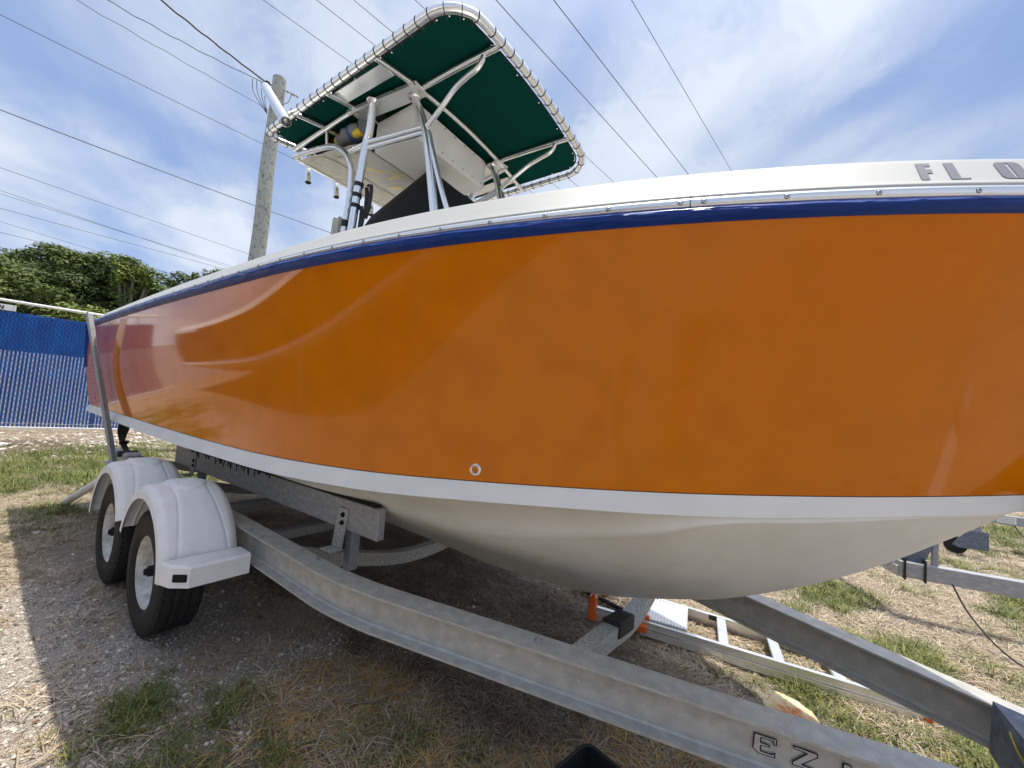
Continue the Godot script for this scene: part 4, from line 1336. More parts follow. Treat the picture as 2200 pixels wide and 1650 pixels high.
# ------------------------------------------------------------------ ladder under the bow
func build_ladder() -> void:
	var o := thing("ladder", "aluminium folding ladder with orange feet lying on the grass under the bow", "ladder")
	var mb: MB
	var A := Vector3(-1.05, 0, -2.672); var B := Vector3(0.60, 0, -2.965)
	var t := (B - A).normalized(); var s := Vector3(t.z, 0, -t.x)   # towards the far side
	if s.z > 0: s = -s
	var wide := 0.42; var widef := 0.32
	var rail := v2([-0.014, -0.020, 0.014, -0.020, 0.014, -0.014, 0.010, -0.012, 0.010, 0.011, 0.014, 0.014, 0.014, 0.020, -0.014, 0.020])
	for k in 2:
		for lay in 2:
			mb = MB.new()
			var off := s * (lerpf(0.0, wide, k))
			var off2 := s * (lerpf(0.0, widef, k))
			var y := 0.083 if lay == 0 else 0.038
			var a := A + off + Vector3(0, y, 0) + t * (0.0 if lay == 0 else 0.30)
			var b := B + off2 + Vector3(0, y - 0.01, 0)
			if lay == 1: a += s * (-0.010 if k == 0 else 0.010); b += s * (-0.010 if k == 0 else 0.010)
			mb.sweep(rail, PackedVector3Array([a, b]))
			part("side_rail", mb, M.alu, o)
	for d in [0.78, 1.06, 1.34]:
		mb = MB.new()
		var a: Vector3 = A + t * d + Vector3(0, 0.082, 0) + s * 0.012; var b: Vector3 = A + t * d + s * lerpf(wide, widef, d / 1.6) + Vector3(0, 0.082, 0) - s * 0.012
		bar(mb, a, b, 0.055, 0.022, 0.003)
		for i in 5: bar(mb, a + t * (-0.02 + 0.01 * i) + Vector3(0, 0.0115, 0), b + t * (-0.02 + 0.01 * i) + Vector3(0, 0.0115, 0), 0.003, 0.002, 0.0)
		part("rung", mb, M.alu, o)
	# ribbed platform
	mb = MB.new()
	var p0 := A + t * 0.33 + Vector3(0, 0.104, 0) + s * 0.02
	bar(mb, p0 + t * 0.12, p0 + t * 0.12 + s * 0.33, 0.25, 0.012, 0.002)
	var plat := part("platform", mb, M.alu, o)
	for i in 12:
		mb = MB.new()
		bar(mb, p0 + t * (0.012 + 0.0195 * i) + Vector3(0, 0.0085, 0), p0 + t * (0.012 + 0.0195 * i) + s * 0.33 + Vector3(0, 0.0085, 0), 0.010, 0.006, 0.002)
		part("rib", mb, M.white, plat)
	# orange feet and clips
	for k in 2:
		mb = MB.new()
		var c := A + s * wide * k + t * -0.015 + Vector3(0, 0.088, 0)
		mb.box(Transform3D(Basis(t, Vector3.UP, s), c), Vector3(0.052, 0.165, 0.06), 0.010)
		var f := part("foot_cap", mb, M.orangeplastic, o)
		if k == 0:
			var tm := TextMesh.new()
			var sf := SystemFont.new(); sf.font_names = PackedStringArray(["Droid Sans"]); sf.font_weight = 700
			tm.font = sf; tm.text = "Little G"; tm.font_size = 16; tm.pixel_size = 0.0014; tm.depth = 0.001
			var lt := part("lettering", tm, M.black, f)
			lt.transform = Transform3D(Basis(-s, t * -1.0, Vector3.UP).rotated(Vector3.UP, 0.0), c + Vector3(0, 0.0832, 0))
			lt.transform.basis = Basis(s, -t, Vector3.UP) if s.cross(-t).dot(Vector3.UP) > 0 else Basis(s, t, Vector3.UP)
	for q in [[0.31, 0.03, 0.112], [0.30, -0.022, 0.06]]:
		mb = MB.new()
		mb.box(Transform3D(Basis(t, Vector3.UP, s), A + t * q[0] + s * q[1] + Vector3(0, q[2], 0)), Vector3(0.085, 0.03 if q[2] > 0.1 else 0.05, 0.035), 0.008)
		part("locking_clip", mb, M.orangeplastic, o)
	mb = MB.new()
	mb.box(Transform3D(Basis(t, Vector3.UP, s), B + Vector3(0, 0.05, 0)), Vector3(0.05, 0.07, 0.045), 0.01)
	part("end_cap", mb, M.orangeplastic, o)
	# printed labels on the far rail
	for q in [[0.40, 0.16, "black"], [0.66, 0.07, "white"], [0.73, 0.05, "black"]]:
		mb = MB.new()
		var a: Vector3 = A + s * (lerpf(wide, widef, q[0] / 1.6) - 0.0152) + t * q[0] + Vector3(0, 0.083, 0)
		mb.box(Transform3D(Basis(t, Vector3.UP, s), a), Vector3(q[1], 0.032, 0.001))
		part("label", mb, M.darkscrew if q[2] == "black" else M.white, o)
	mb = MB.new()
	mb.tube(smooth_path([Vector3(-1.35, 0.02, -3.02), Vector3(-1.1, 0.03, -2.95), Vector3(-0.9, 0.035, -2.90), Vector3(-0.6, 0.03, -2.92)], 8), 0.017, 8)
	tag(part("black_hose", mb, M.strap), "black hose lying on the ground beside the orange ladder foot", "hose")

func build_background_trailers() -> void:
	var mb: MB
	var o := thing("galvanised_trailer", "empty galvanised trailer beam crossing the grass at the right, beyond the bow", "trailer")
	mb = MB.new()
	var a := Vector3(0.735, 0.385, -4.53); var b := Vector3(3.4, 0.385, -5.13)
	bar(mb, a, b, 0.075, 0.12, 0.004)
	part("side_beam", mb, M.galv, o)
	mb = MB.new()
	var m := a.lerp(b, 0.085)
	bar(mb, m + Vector3(0, 0.0, -0.03), m + Vector3(0, 0.62, -0.03), 0.035, 0.05, 0.003, Vector3(0, 0, 1))
	part("upright", mb, M.galv, o)
	mb = MB.new()
	for f in [0.015, 0.06]:
		var c := a.lerp(b, f)
		mb.box(Transform3D(Basis(), c + Vector3(0, 0.01, 0.005)), Vector3(0.012, 0.17, 0.10), 0.002)
	part("u_bolt", mb, M.strap, o)
	mb = MB.new()
	mb.prism(v2([-0.20, 0.0, 0.16, 0.0, 0.25, 0.24, -0.2, 0.24]), Transform3D(Basis(), a + Vector3(0.0, 0.06, -0.10)), 0.05)
	part("gusset", mb, M.bluesteel, o)
	mb = MB.new()
	bar(mb, a + Vector3(0.02, -0.02, 0.02), Vector3(0.3, 0.40, -5.6), 0.06, 0.08, 0.003)
	part("cross_member", mb, M.spangle, o)
	mb = MB.new()
	mb.tube(smooth_path([Vector3(1.05, 0.335, -4.56), Vector3(1.12, 0.16, -4.42), Vector3(1.25, 0.03, -4.15), Vector3(1.5, 0.015, -3.9), Vector3(1.9, 0.012, -3.6)], 8), 0.006, 6)
	part("hanging_cable", mb, M.strap, o)
	for q in [Vector3(3.2, 0.165, -5.1)]:
		mb = MB.new()
		mb.box(Transform3D(Basis(), q), Vector3(0.12, 0.325, 0.12), 0.01)
		part("block", mb, M.wall, o)
	# jack wheel of the trailer behind
	o = thing("trailer_jack", "black jack wheel in a grey steel bracket on the grass beyond the bow", "jack wheel")
	mb = MB.new()
	mb.lathe(v2([0.04, -0.03, 0.095, -0.032, 0.108, -0.02, 0.108, 0.02, 0.095, 0.032, 0.04, 0.03, 0.02, 0.035, 0.0001, 0.035]), frame(Vector3(1.80, 0.112, -7.75), Vector3(-0.2, 0.0, 1.0)), 28)
	part("jack_wheel", mb, M.rubber, o)
	mb = MB.new()
	mb.prism(v2([-0.04, -0.02, 0.02, -0.045, 0.27, -0.02, 0.27, 0.20, 0.10, 0.20, 0.0, 0.05]), Transform3D(Basis(Vector3(0.98, 0.0, 0.2), Vector3.UP, Vector3(-0.2, 0, 0.98)), Vector3(1.80, 0.14, -7.70)), 0.012)
	part("fork", mb, M.bluesteel, o)
	mb = MB.new()
	bar(mb, Vector3(2.0, 0.2, -7.78), Vector3(2.0, 0.75, -7.78), 0.06, 0.06, 0.004, Vector3(0, 0, 1))
	part("jack_post", mb, M.galv, o)
	o = thing("stickered_trailer", "grey trailer rail carrying a white printed sticker, farthest at the right edge", "trailer")
	mb = MB.new()
	a = Vector3(2.25, 0.44, -8.50); b = Vector3(4.6, 0.44, -8.95)
	bar(mb, a, b, 0.08, 0.12, 0.004)
	part("side_beam", mb, M.galv, o)
	mb = MB.new()
	bar(mb, a.lerp(b, 0.045) + Vector3(0, 0, 0.044), a.lerp(b, 0.125) + Vector3(0, 0, 0.044), 0.002, 0.085, 0.0)
	part("sticker", mb, M.white, o)
	for i in 4:
		mb = MB.new()
		bar(mb, a.lerp(b, 0.05) + Vector3(0, 0.026 - 0.017 * i, 0.0455), a.lerp(b, 0.118) + Vector3(0, 0.026 - 0.017 * i, 0.0455), 0.001, 0.004, 0.0)
		part("print_line", mb, M.letter, o)
	mb = MB.new()
	mb.tube(smooth_path([a.lerp(b, 0.12) + Vector3(0, -0.06, 0), a.lerp(b, 0.16) + Vector3(0, -0.25, 0.3), a.lerp(b, 0.3) + Vector3(0, -0.4, 0.5)], 8), 0.008, 6)
	part("hanging_cable", mb, M.strap, o)
	for f in [0.35, 0.95]:
		mb = MB.new()
		var c := a.lerp(b, f)
		mb.box(Transform3D(Basis(), Vector3(c.x, 0.19, c.z)), Vector3(0.12, 0.38, 0.12), 0.01)
		part("block", mb, M.wall, o)

func build_small_things() -> void:
	var mb := MB.new()
	# yellowish stone slab
	var out := [Vector2(-0.075, -2.45), Vector2(-0.02, -2.595), Vector2(0.05, -2.60), Vector2(0.128, -2.545), Vector2(0.175, -2.43), Vector2(0.10, -2.33), Vector2(-0.02, -2.34)]
	var ctr := Vector3(0.05, 0.04, -2.46)
	var rg := RandomNumberGenerator.new(); rg.seed = 8
	var nn := FastNoiseLite.new(); nn.seed = 3; nn.frequency = 14.0; nn.fractal_octaves = 4
	var rows: Array = []
	for k in 15:
		var f := k / 14.0
		var row := PackedVector3Array()
		for i in 43:
			var s := i / 42.0 * out.size()
			var a: Vector2 = out[int(s) % out.size()]; var b: Vector2 = out[(int(s) + 1) % out.size()]
			var p := a.lerp(b, s - int(s))
			var q := Vector2(ctr.x, ctr.z).lerp(p, minf(f * 1.25, 1.0))
			var y := 0.062 if f < 0.8 else lerpf(0.062, 0.0, (f - 0.8) / 0.2)
			q += Vector2(nn.get_noise_2d(q.x, q.y + y), nn.get_noise_2d(q.y, q.x)) * 0.006
			row.append(Vector3(q.x, y + nn.get_noise_2d(q.x * 2.0, q.y * 2.0) * 0.006, q.y))
		rows.append(row)
	mb.grid(rows, true)
	for i in mb.v.size():
		var p := mb.v[i]
		if mb.n[i].y < 0 and p.y > 0.05: mb.n[i] = -mb.n[i]
		var rust := smoothstep(0.105, 0.03, Vector2(p.x - 0.055, p.z + 2.45).length() + nn.get_noise_2d(p.x * 1.7, p.z * 1.7) * 0.05)
		var c := Color(0.62, 0.50, 0.25).lerp(Color(0.68, 0.60, 0.42), clampf(0.5 + nn.get_noise_2d(p.x * 0.8 + 5, p.z) * 1.5, 0, 1)).lerp(Color(0.50, 0.135, 0.02), rust * clampf(0.75 + nn.get_noise_2d(p.x * 4.0, p.z * 4.0), 0, 1))
		mb.c[i] = c
	M.slabstone.vertex_color_use_as_albedo = true
	tag(part("stone_slab", mb, M.slabstone), "yellow rust stained stone slab lying on the grass behind the near trailer beam", "stone")
	# black plastic crate at the bottom of the picture
	mb = MB.new()
	var top := 0.25
	var o := thing("plastic_crate", "black plastic crate standing on dry grass in front of the near trailer beam", "crate", "")
	var c0 := Vector3(-0.545, 0, -1.405); var ex := Vector3(0.975, 0, 0.20).normalized(); var ez := Vector3(-ex.z, 0, ex.x)
	var L := 0.34; var W := 0.30
	for sd in 4:
		var p: Vector3 = [c0, c0 + ex * L, c0 + ex * L + ez * W, c0 + ez * W][sd]
		var q: Vector3 = [c0 + ex * L, c0 + ex * L + ez * W, c0 + ez * W, c0][sd]
		mb = MB.new()
		bar(mb, p + Vector3(0, top * 0.5, 0), q + Vector3(0, top * 0.5, 0), 0.006, top - 0.01, 0.002)
		part("crate_wall", mb, M.black, o)
	mb = MB.new()
	var rimp := PackedVector3Array()
	for k in 4:
		var cc: Vector3 = [c0 + ex * 0.03 + ez * 0.03, c0 + ex * (L - 0.03) + ez * 0.03, c0 + ex * (L - 0.03) + ez * (W - 0.03), c0 + ex * 0.03 + ez * (W - 0.03)][k]
		for j in 7:
			var a := deg_to_rad(180.0 + 90.0 * k + 15.0 * j)
			rimp.append(cc + (ex * cos(a) + ez * sin(a)) * 0.034 + Vector3(0, top, 0))
	rimp.append(rimp[0])
	mb.tube(rimp, 0.006, 8, true)
	part("crate_rim", mb, M.strap, o)
	mb = MB.new()
	mb.box(Transform3D(Basis(ex, Vector3.UP, -ez), c0 + ex * L * 0.5 + ez * W * 0.5 + Vector3(0, 0.03, 0)), Vector3(L - 0.01, 0.01, W - 0.01))
	part("crate_floor", mb, M.black, o)
	# white pipe leaning on the ground behind the rear wheel
	mb = MB.new()
	var pa := Vector3(-6.10, 0.035, -0.80); var pb := Vector3(-4.45, 0.62, -0.835)
	mb.lathe(v2([0.032, 0.0, 0.036, 0.0, 0.036, 0.06, 0.033, 0.062, 0.033, pa.distance_to(pb), 0.028, pa.distance_to(pb)]), frame(pa, pb - pa), 20)
	tag(part("plastic_pipe", mb, M.wall), "long white plastic pipe leaning from the grass up behind the rear wheel", "pipe")
	mb = MB.new()
	mb.lathe(v2([0.022, 0.0, 0.027, 0.0, 0.027, 1.1, 0.022, 1.1]), frame(Vector3(-11.9, 0.03, -0.05), Vector3(0.82, 0.0, -0.57)), 14)
	tag(part("pipe_offcut", mb, M.wall), "short white pipe offcut on leaf litter at the left, before the blue fence", "pipe")
	# dead twigs
	var twigs := [[-1.35, -2.0, 0.5, 0.9], [-1.0, -1.75, 0.3, -0.2], [-1.75, -1.95, 0.28, 0.5], [-1.62, -1.15, 0.35, 0.8], [-2.35, -1.75, 0.3, 2.4], [-0.9, -2.15, 0.35, 2.2]]
	for i in twigs.size():
		var q: Array = twigs[i]
		mb = MB.new()
		var d := Vector3(cos(q[3]), 0, -sin(q[3]))
		var p0 := Vector3(q[0], 0.012, q[1])
		mb.tube(smooth_path([p0, p0 + d * q[2] * 0.4 + Vector3(0.02, 0.012, 0.02), p0 + d * q[2] * 0.7 + Vector3(-0.01, 0.018, 0.0), p0 + d * q[2] + Vector3(0.02, 0.008, -0.02)], 4), PackedFloat32Array([0.0042, 0.0042, 0.004, 0.004, 0.0035, 0.0035, 0.003, 0.003, 0.0028, 0.0025, 0.0025, 0.002, 0.0015]), 6)
		tag(part("dead_twig", mb, M.twig), ["long thin dead twig on shaded dirt nearest the bow", "short dead twig just inside the near beam below the crooked cross member", "dead twig on the dirt beneath the aft end of the grey bunk", "dead twig lying on straw outside the near trailer beam", "dead twig on gravel just inside the bend of the near beam", "dead twig near the orange ladder foot under the boat"][i], "twig", "twigs on the dirt under the boat")

# ------------------------------------------------------------------ ground
var gn := FastNoiseLite.new()
var gn2 := FastNoiseLite.new()
var gn3 := FastNoiseLite.new()

func gh(x: float, z: float) -> float:
	return 0.012 * gn.get_noise_2d(x * 0.6, z * 0.6) + 0.006 * gn2.get_noise_2d(x, z) - 0.006

# patches seen on the ground: x, z, radius, strength
var GREEN := [[-2.15, -0.55, 0.20, 1.0], [-1.98, -0.84, 0.16, 1.0], [-1.78, -0.60, 0.22, 1.0], [-1.38, -1.07, 0.15, 1.0], [-1.22, -1.20, 0.13, 0.9], [-1.0, -1.32, 0.1, 0.8], [-1.57, -0.8, 0.13, 0.7], [-5.9, -0.75, 0.55, 1.0], [-5.2, -0.55, 0.35, 0.8], [-8.3, -1.0, 1.3, 1.0], [-7.6, -0.6, 0.9, 1.0], [-9.4, -1.5, 1.0, 0.9], [-7.0, -1.8, 0.9, 0.8], [-6.3, -2.4, 0.6, 0.6], [-9.5, 0.6, 1.2, 0.8], [-5.2, -3.3, 0.6, 0.8],
	[0.3, -4.82, 0.14, 1.0], [0.05, -2.83, 0.22, 1.0], [0.36, -2.68, 0.22, 1.0], [0.77, -2.8, 0.3, 1.0], [0.74, -4.05, 0.14, 0.9], [1.12, -3.94, 0.2, 0.9], [-1.27, -3.05, 0.14, 1.0], [-0.76, -2.90, 0.20, 0.9], [0.1, -3.2, 0.35, 0.5], [2.2, -9.2, 1.2, 1.0], [1.5, -6.2, 0.3, 0.6], [1.9, -7.2, 0.35, 0.6], [0.95, -5.3, 0.2, 0.6], [1.3, -4.7, 0.18, 0.7], [3.2, -11.0, 1.5, 0.8], [0.5, -2.3, 0.2, 0.8], [-0.2, -2.65, 0.12, 0.7]]

func bump(x: float, z: float, q: Array) -> float:
	var dx: float = x - q[0]; var dz: float = z - q[1]; var r: float = q[2]
	var d := (dx * dx + dz * dz) / (r * r)
	return float(q[3]) * exp(-d) if d < 8.0 else 0.0

func zone(x: float, z: float) -> Vector4:
	# green grass, dry straw, pale gravel, dark leaf litter
	var n := gn.get_noise_2d(x * 1.3 + 11.0, z * 1.3)
	var n2 := gn2.get_noise_2d(x * 0.5 + 3.0, z * 0.5 + 40.0)
	var g := 0.0
	for q in GREEN: g = maxf(g, bump(x, z, q))
	g = clampf(g * (0.8 + 0.9 * n2) + 0.18 * n - 0.06, 0.0, 1.0)
	if x < -6.5: g = clampf(g + 0.35 + 0.5 * n, 0.0, 1.0) * smoothstep(-12.5, -10.0, x)
	elif z < -3.4 and x > -1.5:
		g = maxf(g, 0.9 * smoothstep(0.02, 0.4, gn2.get_noise_2d(x * 0.22 + z * 0.05 + 9.0, z * 0.10 + 4.0)))
	if z < -5.5 and x > -6.5: g = clampf(g + 0.25 * smoothstep(0.0, 0.4, n), 0.0, 1.0)
	var gravel := 0.0
	# the pale coral patch at the left, and round the wheels
	gravel = maxf(gravel, 1.15 * smoothstep(-0.85, -0.45, z + 0.25 * n) * smoothstep(-5.0, -3.6, x) * smoothstep(-1.7, -2.2, x))
	gravel = maxf(gravel, smoothstep(-0.15, 0.25, z + 0.2 * n) * smoothstep(4.0, 2.6, z) * smoothstep(-9.0, -7.0, x))  # unseen pale lane on the camera side, added to bounce light onto the hull
	gravel = maxf(gravel, 0.9 * bump(x, z, [-2.6, -0.85, 0.7, 1.0]))
	gravel = maxf(gravel, 0.45 * bump(x, z, [-2.1, -1.3, 0.5, 1.0]))
	gravel = maxf(gravel, 1.1 * bump(x, z, [-11.6, -2.4, 1.5, 1.0]))
	gravel = maxf(gravel, 0.55 * bump(x, z, [2.0, -7.9, 0.7, 1.0]))
	gravel = maxf(gravel, 0.45 * bump(x, z, [1.9, -6.6, 0.5, 1.0]))
	if z < -3.4 and x > -1.5: gravel = maxf(gravel, 0.7 * smoothstep(0.1, 0.45, gn2.get_noise_2d(x * 0.2 + 31.0, z * 0.09 + x * 0.06)))
	gravel = clampf(gravel + 0.35 * n2, 0.0, 1.0)
	var straw := clampf(0.22 + 1.1 * n, 0.0, 1.0)
	straw = maxf(straw, 0.85 * bump(x, z, [-1.05, -1.4, 0.65, 1.0]) * (0.8 + n2))
	if z < -2.6 - 0.5 * (x + 1.2): straw = maxf(straw, clampf(0.72 + 0.5 * n2, 0.0, 1.0))
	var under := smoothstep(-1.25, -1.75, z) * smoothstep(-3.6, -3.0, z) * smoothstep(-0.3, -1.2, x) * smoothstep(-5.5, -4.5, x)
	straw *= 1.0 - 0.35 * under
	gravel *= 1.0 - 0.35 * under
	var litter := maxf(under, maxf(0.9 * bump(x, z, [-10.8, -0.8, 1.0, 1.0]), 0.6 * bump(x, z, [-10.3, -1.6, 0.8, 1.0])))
	return Vector4(g, straw * (1.0 - gravel * 0.93), gravel, litter)

func build_ground() -> void:
	gn.seed = 21; gn.frequency = 1.0; gn.fractal_octaves = 4
	gn2.seed = 22; gn2.frequency = 5.0; gn2.fractal_octaves = 3
	gn3.seed = 23; gn3.frequency = 30.0; gn3.fractal_octaves = 2
	var nn := 460
	var k := 6.6
	var v := PackedVector3Array(); var nor := PackedVector3Array(); var col := PackedColorArray(); var idx := PackedInt32Array()
	v.resize(nn * nn); nor.resize(nn * nn); col.resize(nn * nn)
	var xs := PackedFloat32Array(); var zs := PackedFloat32Array()
	for i in nn:
		var a := lerpf(-1.0, 1.0, float(i) / (nn - 1))
		xs.append(-1.6 + 420.0 * sinh(k * a) / sinh(k)); zs.append(-1.6 + 420.0 * sinh(k * a) / sinh(k))
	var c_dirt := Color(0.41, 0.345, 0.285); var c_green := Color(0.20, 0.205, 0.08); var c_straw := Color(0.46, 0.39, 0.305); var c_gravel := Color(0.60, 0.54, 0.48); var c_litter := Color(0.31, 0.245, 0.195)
	for i in nn:
		for j in nn:
			var x := xs[i]; var z := zs[j]
			var q := i * nn + j
			var far := maxf(absf(x + 1.6), absf(z + 1.6))
			var y := gh(x, z) if far < 30.0 else -0.006
			v[q] = Vector3(x, y, z)
			var w := zone(x, z)
			var fine := 0.5 + 0.5 * gn3.get_noise_2d(x, z)
			var c := c_dirt.lerp(c_straw, w.y * 0.9)
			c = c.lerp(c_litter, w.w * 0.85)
			c = c.lerp(c_gravel, w.z)
			c = c.lerp(c_green, w.x * 0.75)
			c = c * lerpf(0.78, 1.18, fine)
			c.a = 1.0
			col[q] = c
	for i in nn:
		for j in nn:
			var du := v[mini(i + 1, nn - 1) * nn + j] - v[maxi(i - 1, 0) * nn + j]
			var dv := v[i * nn + mini(j + 1, nn - 1)] - v[i * nn + maxi(j - 1, 0)]
			nor[i * nn + j] = dv.cross(du).normalized()
	for i in nn - 1:
		for j in nn - 1:
			var a := i * nn + j
			idx.append_array(PackedInt32Array([a, a + nn, a + nn + 1, a, a + nn + 1, a + 1]))
	var ar: Array = []
	ar.resize(Mesh.ARRAY_MAX)
	ar[Mesh.ARRAY_VERTEX] = v; ar[Mesh.ARRAY_NORMAL] = nor; ar[Mesh.ARRAY_COLOR] = col; ar[Mesh.ARRAY_INDEX] = idx
	var am := ArrayMesh.new()
	am.add_surface_from_arrays(Mesh.PRIMITIVE_TRIANGLES, ar)
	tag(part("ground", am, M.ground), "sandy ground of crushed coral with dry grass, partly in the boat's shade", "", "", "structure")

# ------------------------------------------------------------------ grass and stones
var cam_inv := Transform3D()

func seen(p: Vector3, margin := 0.12) -> float:
	# depth if within the camera's view (a little more), else -1
	var q := cam_inv * p
	if q.z > -0.2: return -1.0
	var t := 0.9706 * (1.0 + margin)
	if absf(q.y) > -q.z * t or absf(q.x) > -q.z * t * 4.0 / 3.0: return -1.0
	return -q.z

func blade(mb: MB, root: Vector3, dir: Vector3, length: float, width: float, droop: float, seg := 3) -> void:
	var side := dir.cross(Vector3.UP)
	if side.length() < 0.05: side = Vector3.RIGHT
	side = side.normalized()
	var p := root; var d := dir.normalized()
	var prev: Array = []
	for i in seg + 1:
		var f := float(i) / seg
		var w := width * (1.0 - 0.85 * f * f) * 0.5
		var nrm := side.cross(d).normalized()
		if nrm.y < 0: nrm = -nrm
		var a := mb.add(p - side * w, nrm); var b := mb.add(p + side * w, nrm)
		if i > 0:
			mb.tri(prev[0], prev[1], b); mb.tri(prev[0], b, a)
		prev = [a, b]
		p += d * length / seg
		d = (d + Vector3(0, -droop / seg, 0)).normalized()

func multi(called: String, mesh: ArrayMesh, m: Material, xf: Array, cols: Array, label: String) -> void:
	var mm := MultiMesh.new()
	mm.transform_format = MultiMesh.TRANSFORM_3D
	mm.use_colors = true
	mm.mesh = mesh
	mm.instance_count = xf.size()
	for i in xf.size():
		mm.set_instance_transform(i, xf[i]); mm.set_instance_color(i, cols[i])
	var o := MultiMeshInstance3D.new()
	o.name = numbered(called, self)
	o.multimesh = mm
	o.material_override = m
	add_child(o, true)
	tag(o, label, {"gravel": "gravel", "leaf_litter": "leaves"}.get(called, "grass"), "", "stuff")

func build_grass() -> void:
	var rg := RandomNumberGenerator.new(); rg.seed = 99
	# source clumps
	var straw_m: Array = []; var green_m: Array = []
	for k in 4:
		var mb := MB.new()
		for i in 46:
			var a := rg.randf() * TAU
			mb.col = Color(1, 1, 1) * (rg.randf_range(0.45, 1.0) if rg.randf() < 0.6 else rg.randf_range(1.0, 1.7))
			var r := Vector3(rg.randf_range(-0.08, 0.08), rg.randf_range(0.0, 0.006), rg.randf_range(-0.08, 0.08))
			var flat := rg.randf_range(0.05, 0.65)
			blade(mb, r, Vector3(cos(a), flat, sin(a)), rg.randf_range(0.035, 0.14), rg.randf_range(0.0024, 0.0048), flat * rg.randf_range(1.2, 2.3), 4)
		straw_m.append(mb.mesh())
		mb = MB.new()
		for i in 16:
			var a := rg.randf() * TAU
			mb.col = Color(1, 1, 1) * rg.randf_range(0.6, 1.25)
			var r := Vector3(rg.randf_range(-0.035, 0.035), -0.005, rg.randf_range(-0.035, 0.035))
			blade(mb, r, Vector3(cos(a), rg.randf_range(0.6, 2.0), sin(a)), rg.randf_range(0.045, 0.115), rg.randf_range(0.0030, 0.0052), rg.randf_range(0.6, 1.9), 4)
		green_m.append(mb.mesh())
	var sx: Array = [[], [], [], []]; var sc: Array = [[], [], [], []]
	var gx: Array = [[], [], [], []]; var gc: Array = [[], [], [], []]
	# regions: x0, x1, z0, z1, clumps per square metre
	for reg in [[-4.2, 1.3, -3.3, 0.1, 900.0], [-0.9, 3.2, -6.5, -3.3, 620.0], [-14.0, -4.2, -4.5, 1.2, 380.0], [-0.5, 6.5, -14.0, -6.5, 260.0], [-4.5, 1.5, 0.1, 2.5, 200.0], [-4.2, -0.9, -5.0, -3.3, 160.0]]:
		var area: float = (reg[1] - reg[0]) * (reg[3] - reg[2])
		for i in int(area * reg[4]):
			var x := rg.randf_range(reg[0], reg[1]); var z := rg.randf_range(reg[2], reg[3])
			if seen(Vector3(x, 0, z), 0.25) < 0.0 and rg.randf() > 0.18: continue
			if x < -13.7 + 0.18 * z: continue
			var w := zone(x, z)
			var y := gh(x, z)
			var far := Vector2(x, z).length()
			var size := 1.0 + 0.05 * maxf(0.0, far - 3.0)
			if rg.randf() < w.x * 1.0:
				var k := rg.randi() % 4
				gx[k].append(Transform3D(Basis(Vector3.UP, rg.randf() * TAU).scaled(Vector3.ONE * size * rg.randf_range(0.6, 1.25) * (0.6 + 0.5 * w.x)), Vector3(x, y, z)))
				var dry := rg.randf()
				gc[k].append(Color(0.105, 0.15, 0.028).lerp(Color(0.31, 0.29, 0.09), dry * dry))
			elif rg.randf() < w.y * 0.95:
				var k := rg.randi() % 4
				sx[k].append(Transform3D(Basis(Vector3.UP, rg.randf() * TAU).scaled(Vector3(1, rg.randf_range(0.5, 1.3), 1) * size * rg.randf_range(0.7, 1.2)), Vector3(x, y, z)))
				var t := rg.randf()
				var c := Color(0.62, 0.53, 0.42).lerp(Color(0.44, 0.345, 0.23), t)
				if z > -2.4 and x > -2.2 and rg.randf() < 0.5: c = Color(0.58, 0.39, 0.16)
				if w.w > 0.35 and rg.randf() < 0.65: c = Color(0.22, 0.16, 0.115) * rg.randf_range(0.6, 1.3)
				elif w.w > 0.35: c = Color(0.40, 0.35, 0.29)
				sc[k].append(c)
	for k in 4:
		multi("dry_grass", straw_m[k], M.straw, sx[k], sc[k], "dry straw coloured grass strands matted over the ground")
		multi("green_grass", green_m[k], M.blade, gx[k], gc[k], "short green grass tufts growing in patches through the straw")
	# fallen leaves
	var lm := MB.new()
	for q in [-1.0, 1.0]:
		lm.face([Vector3(-1, 0, 0), Vector3(-0.3, 0.12, 0.42 * q), Vector3(0.5, 0.16, 0.34 * q), Vector3(1, 0.02, 0)], Vector3(0, -5, 0))
	var lx: Array = []; var lc: Array = []
	for i in 5200:
		var x := rg.randf_range(-13.0, 3.0); var z := rg.randf_range(-5.0, 0.2)
		if rg.randf() < 0.6: x = rg.randf_range(-4.0, 0.5); z = rg.randf_range(-3.2, 0.1)
		if seen(Vector3(x, 0, z), 0.15) < 0.0: continue
		var w := zone(x, z)
		if rg.randf() > 0.25 + 0.7 * w.w: continue
		var r := rg.randf_range(0.006, 0.019) * (1.8 if x < -8.0 else 1.0)
		lx.append(Transform3D(Basis(Vector3(rg.randfn() * 0.4, 1, rg.randfn() * 0.4).normalized(), rg.randf() * TAU).scaled(Vector3.ONE * r), Vector3(x, gh(x, z) + rg.randf_range(0.004, 0.014), z)))
		lc.append(Color(0.16, 0.085, 0.045).lerp(Color(0.36, 0.24, 0.13), rg.randf()) * rg.randf_range(0.6, 1.2))
	multi("leaf_litter", lm.mesh(), M.straw, lx, lc, "small brown dead leaves scattered over the ground")
	# gravel: small angular stones
	var kinds := 3
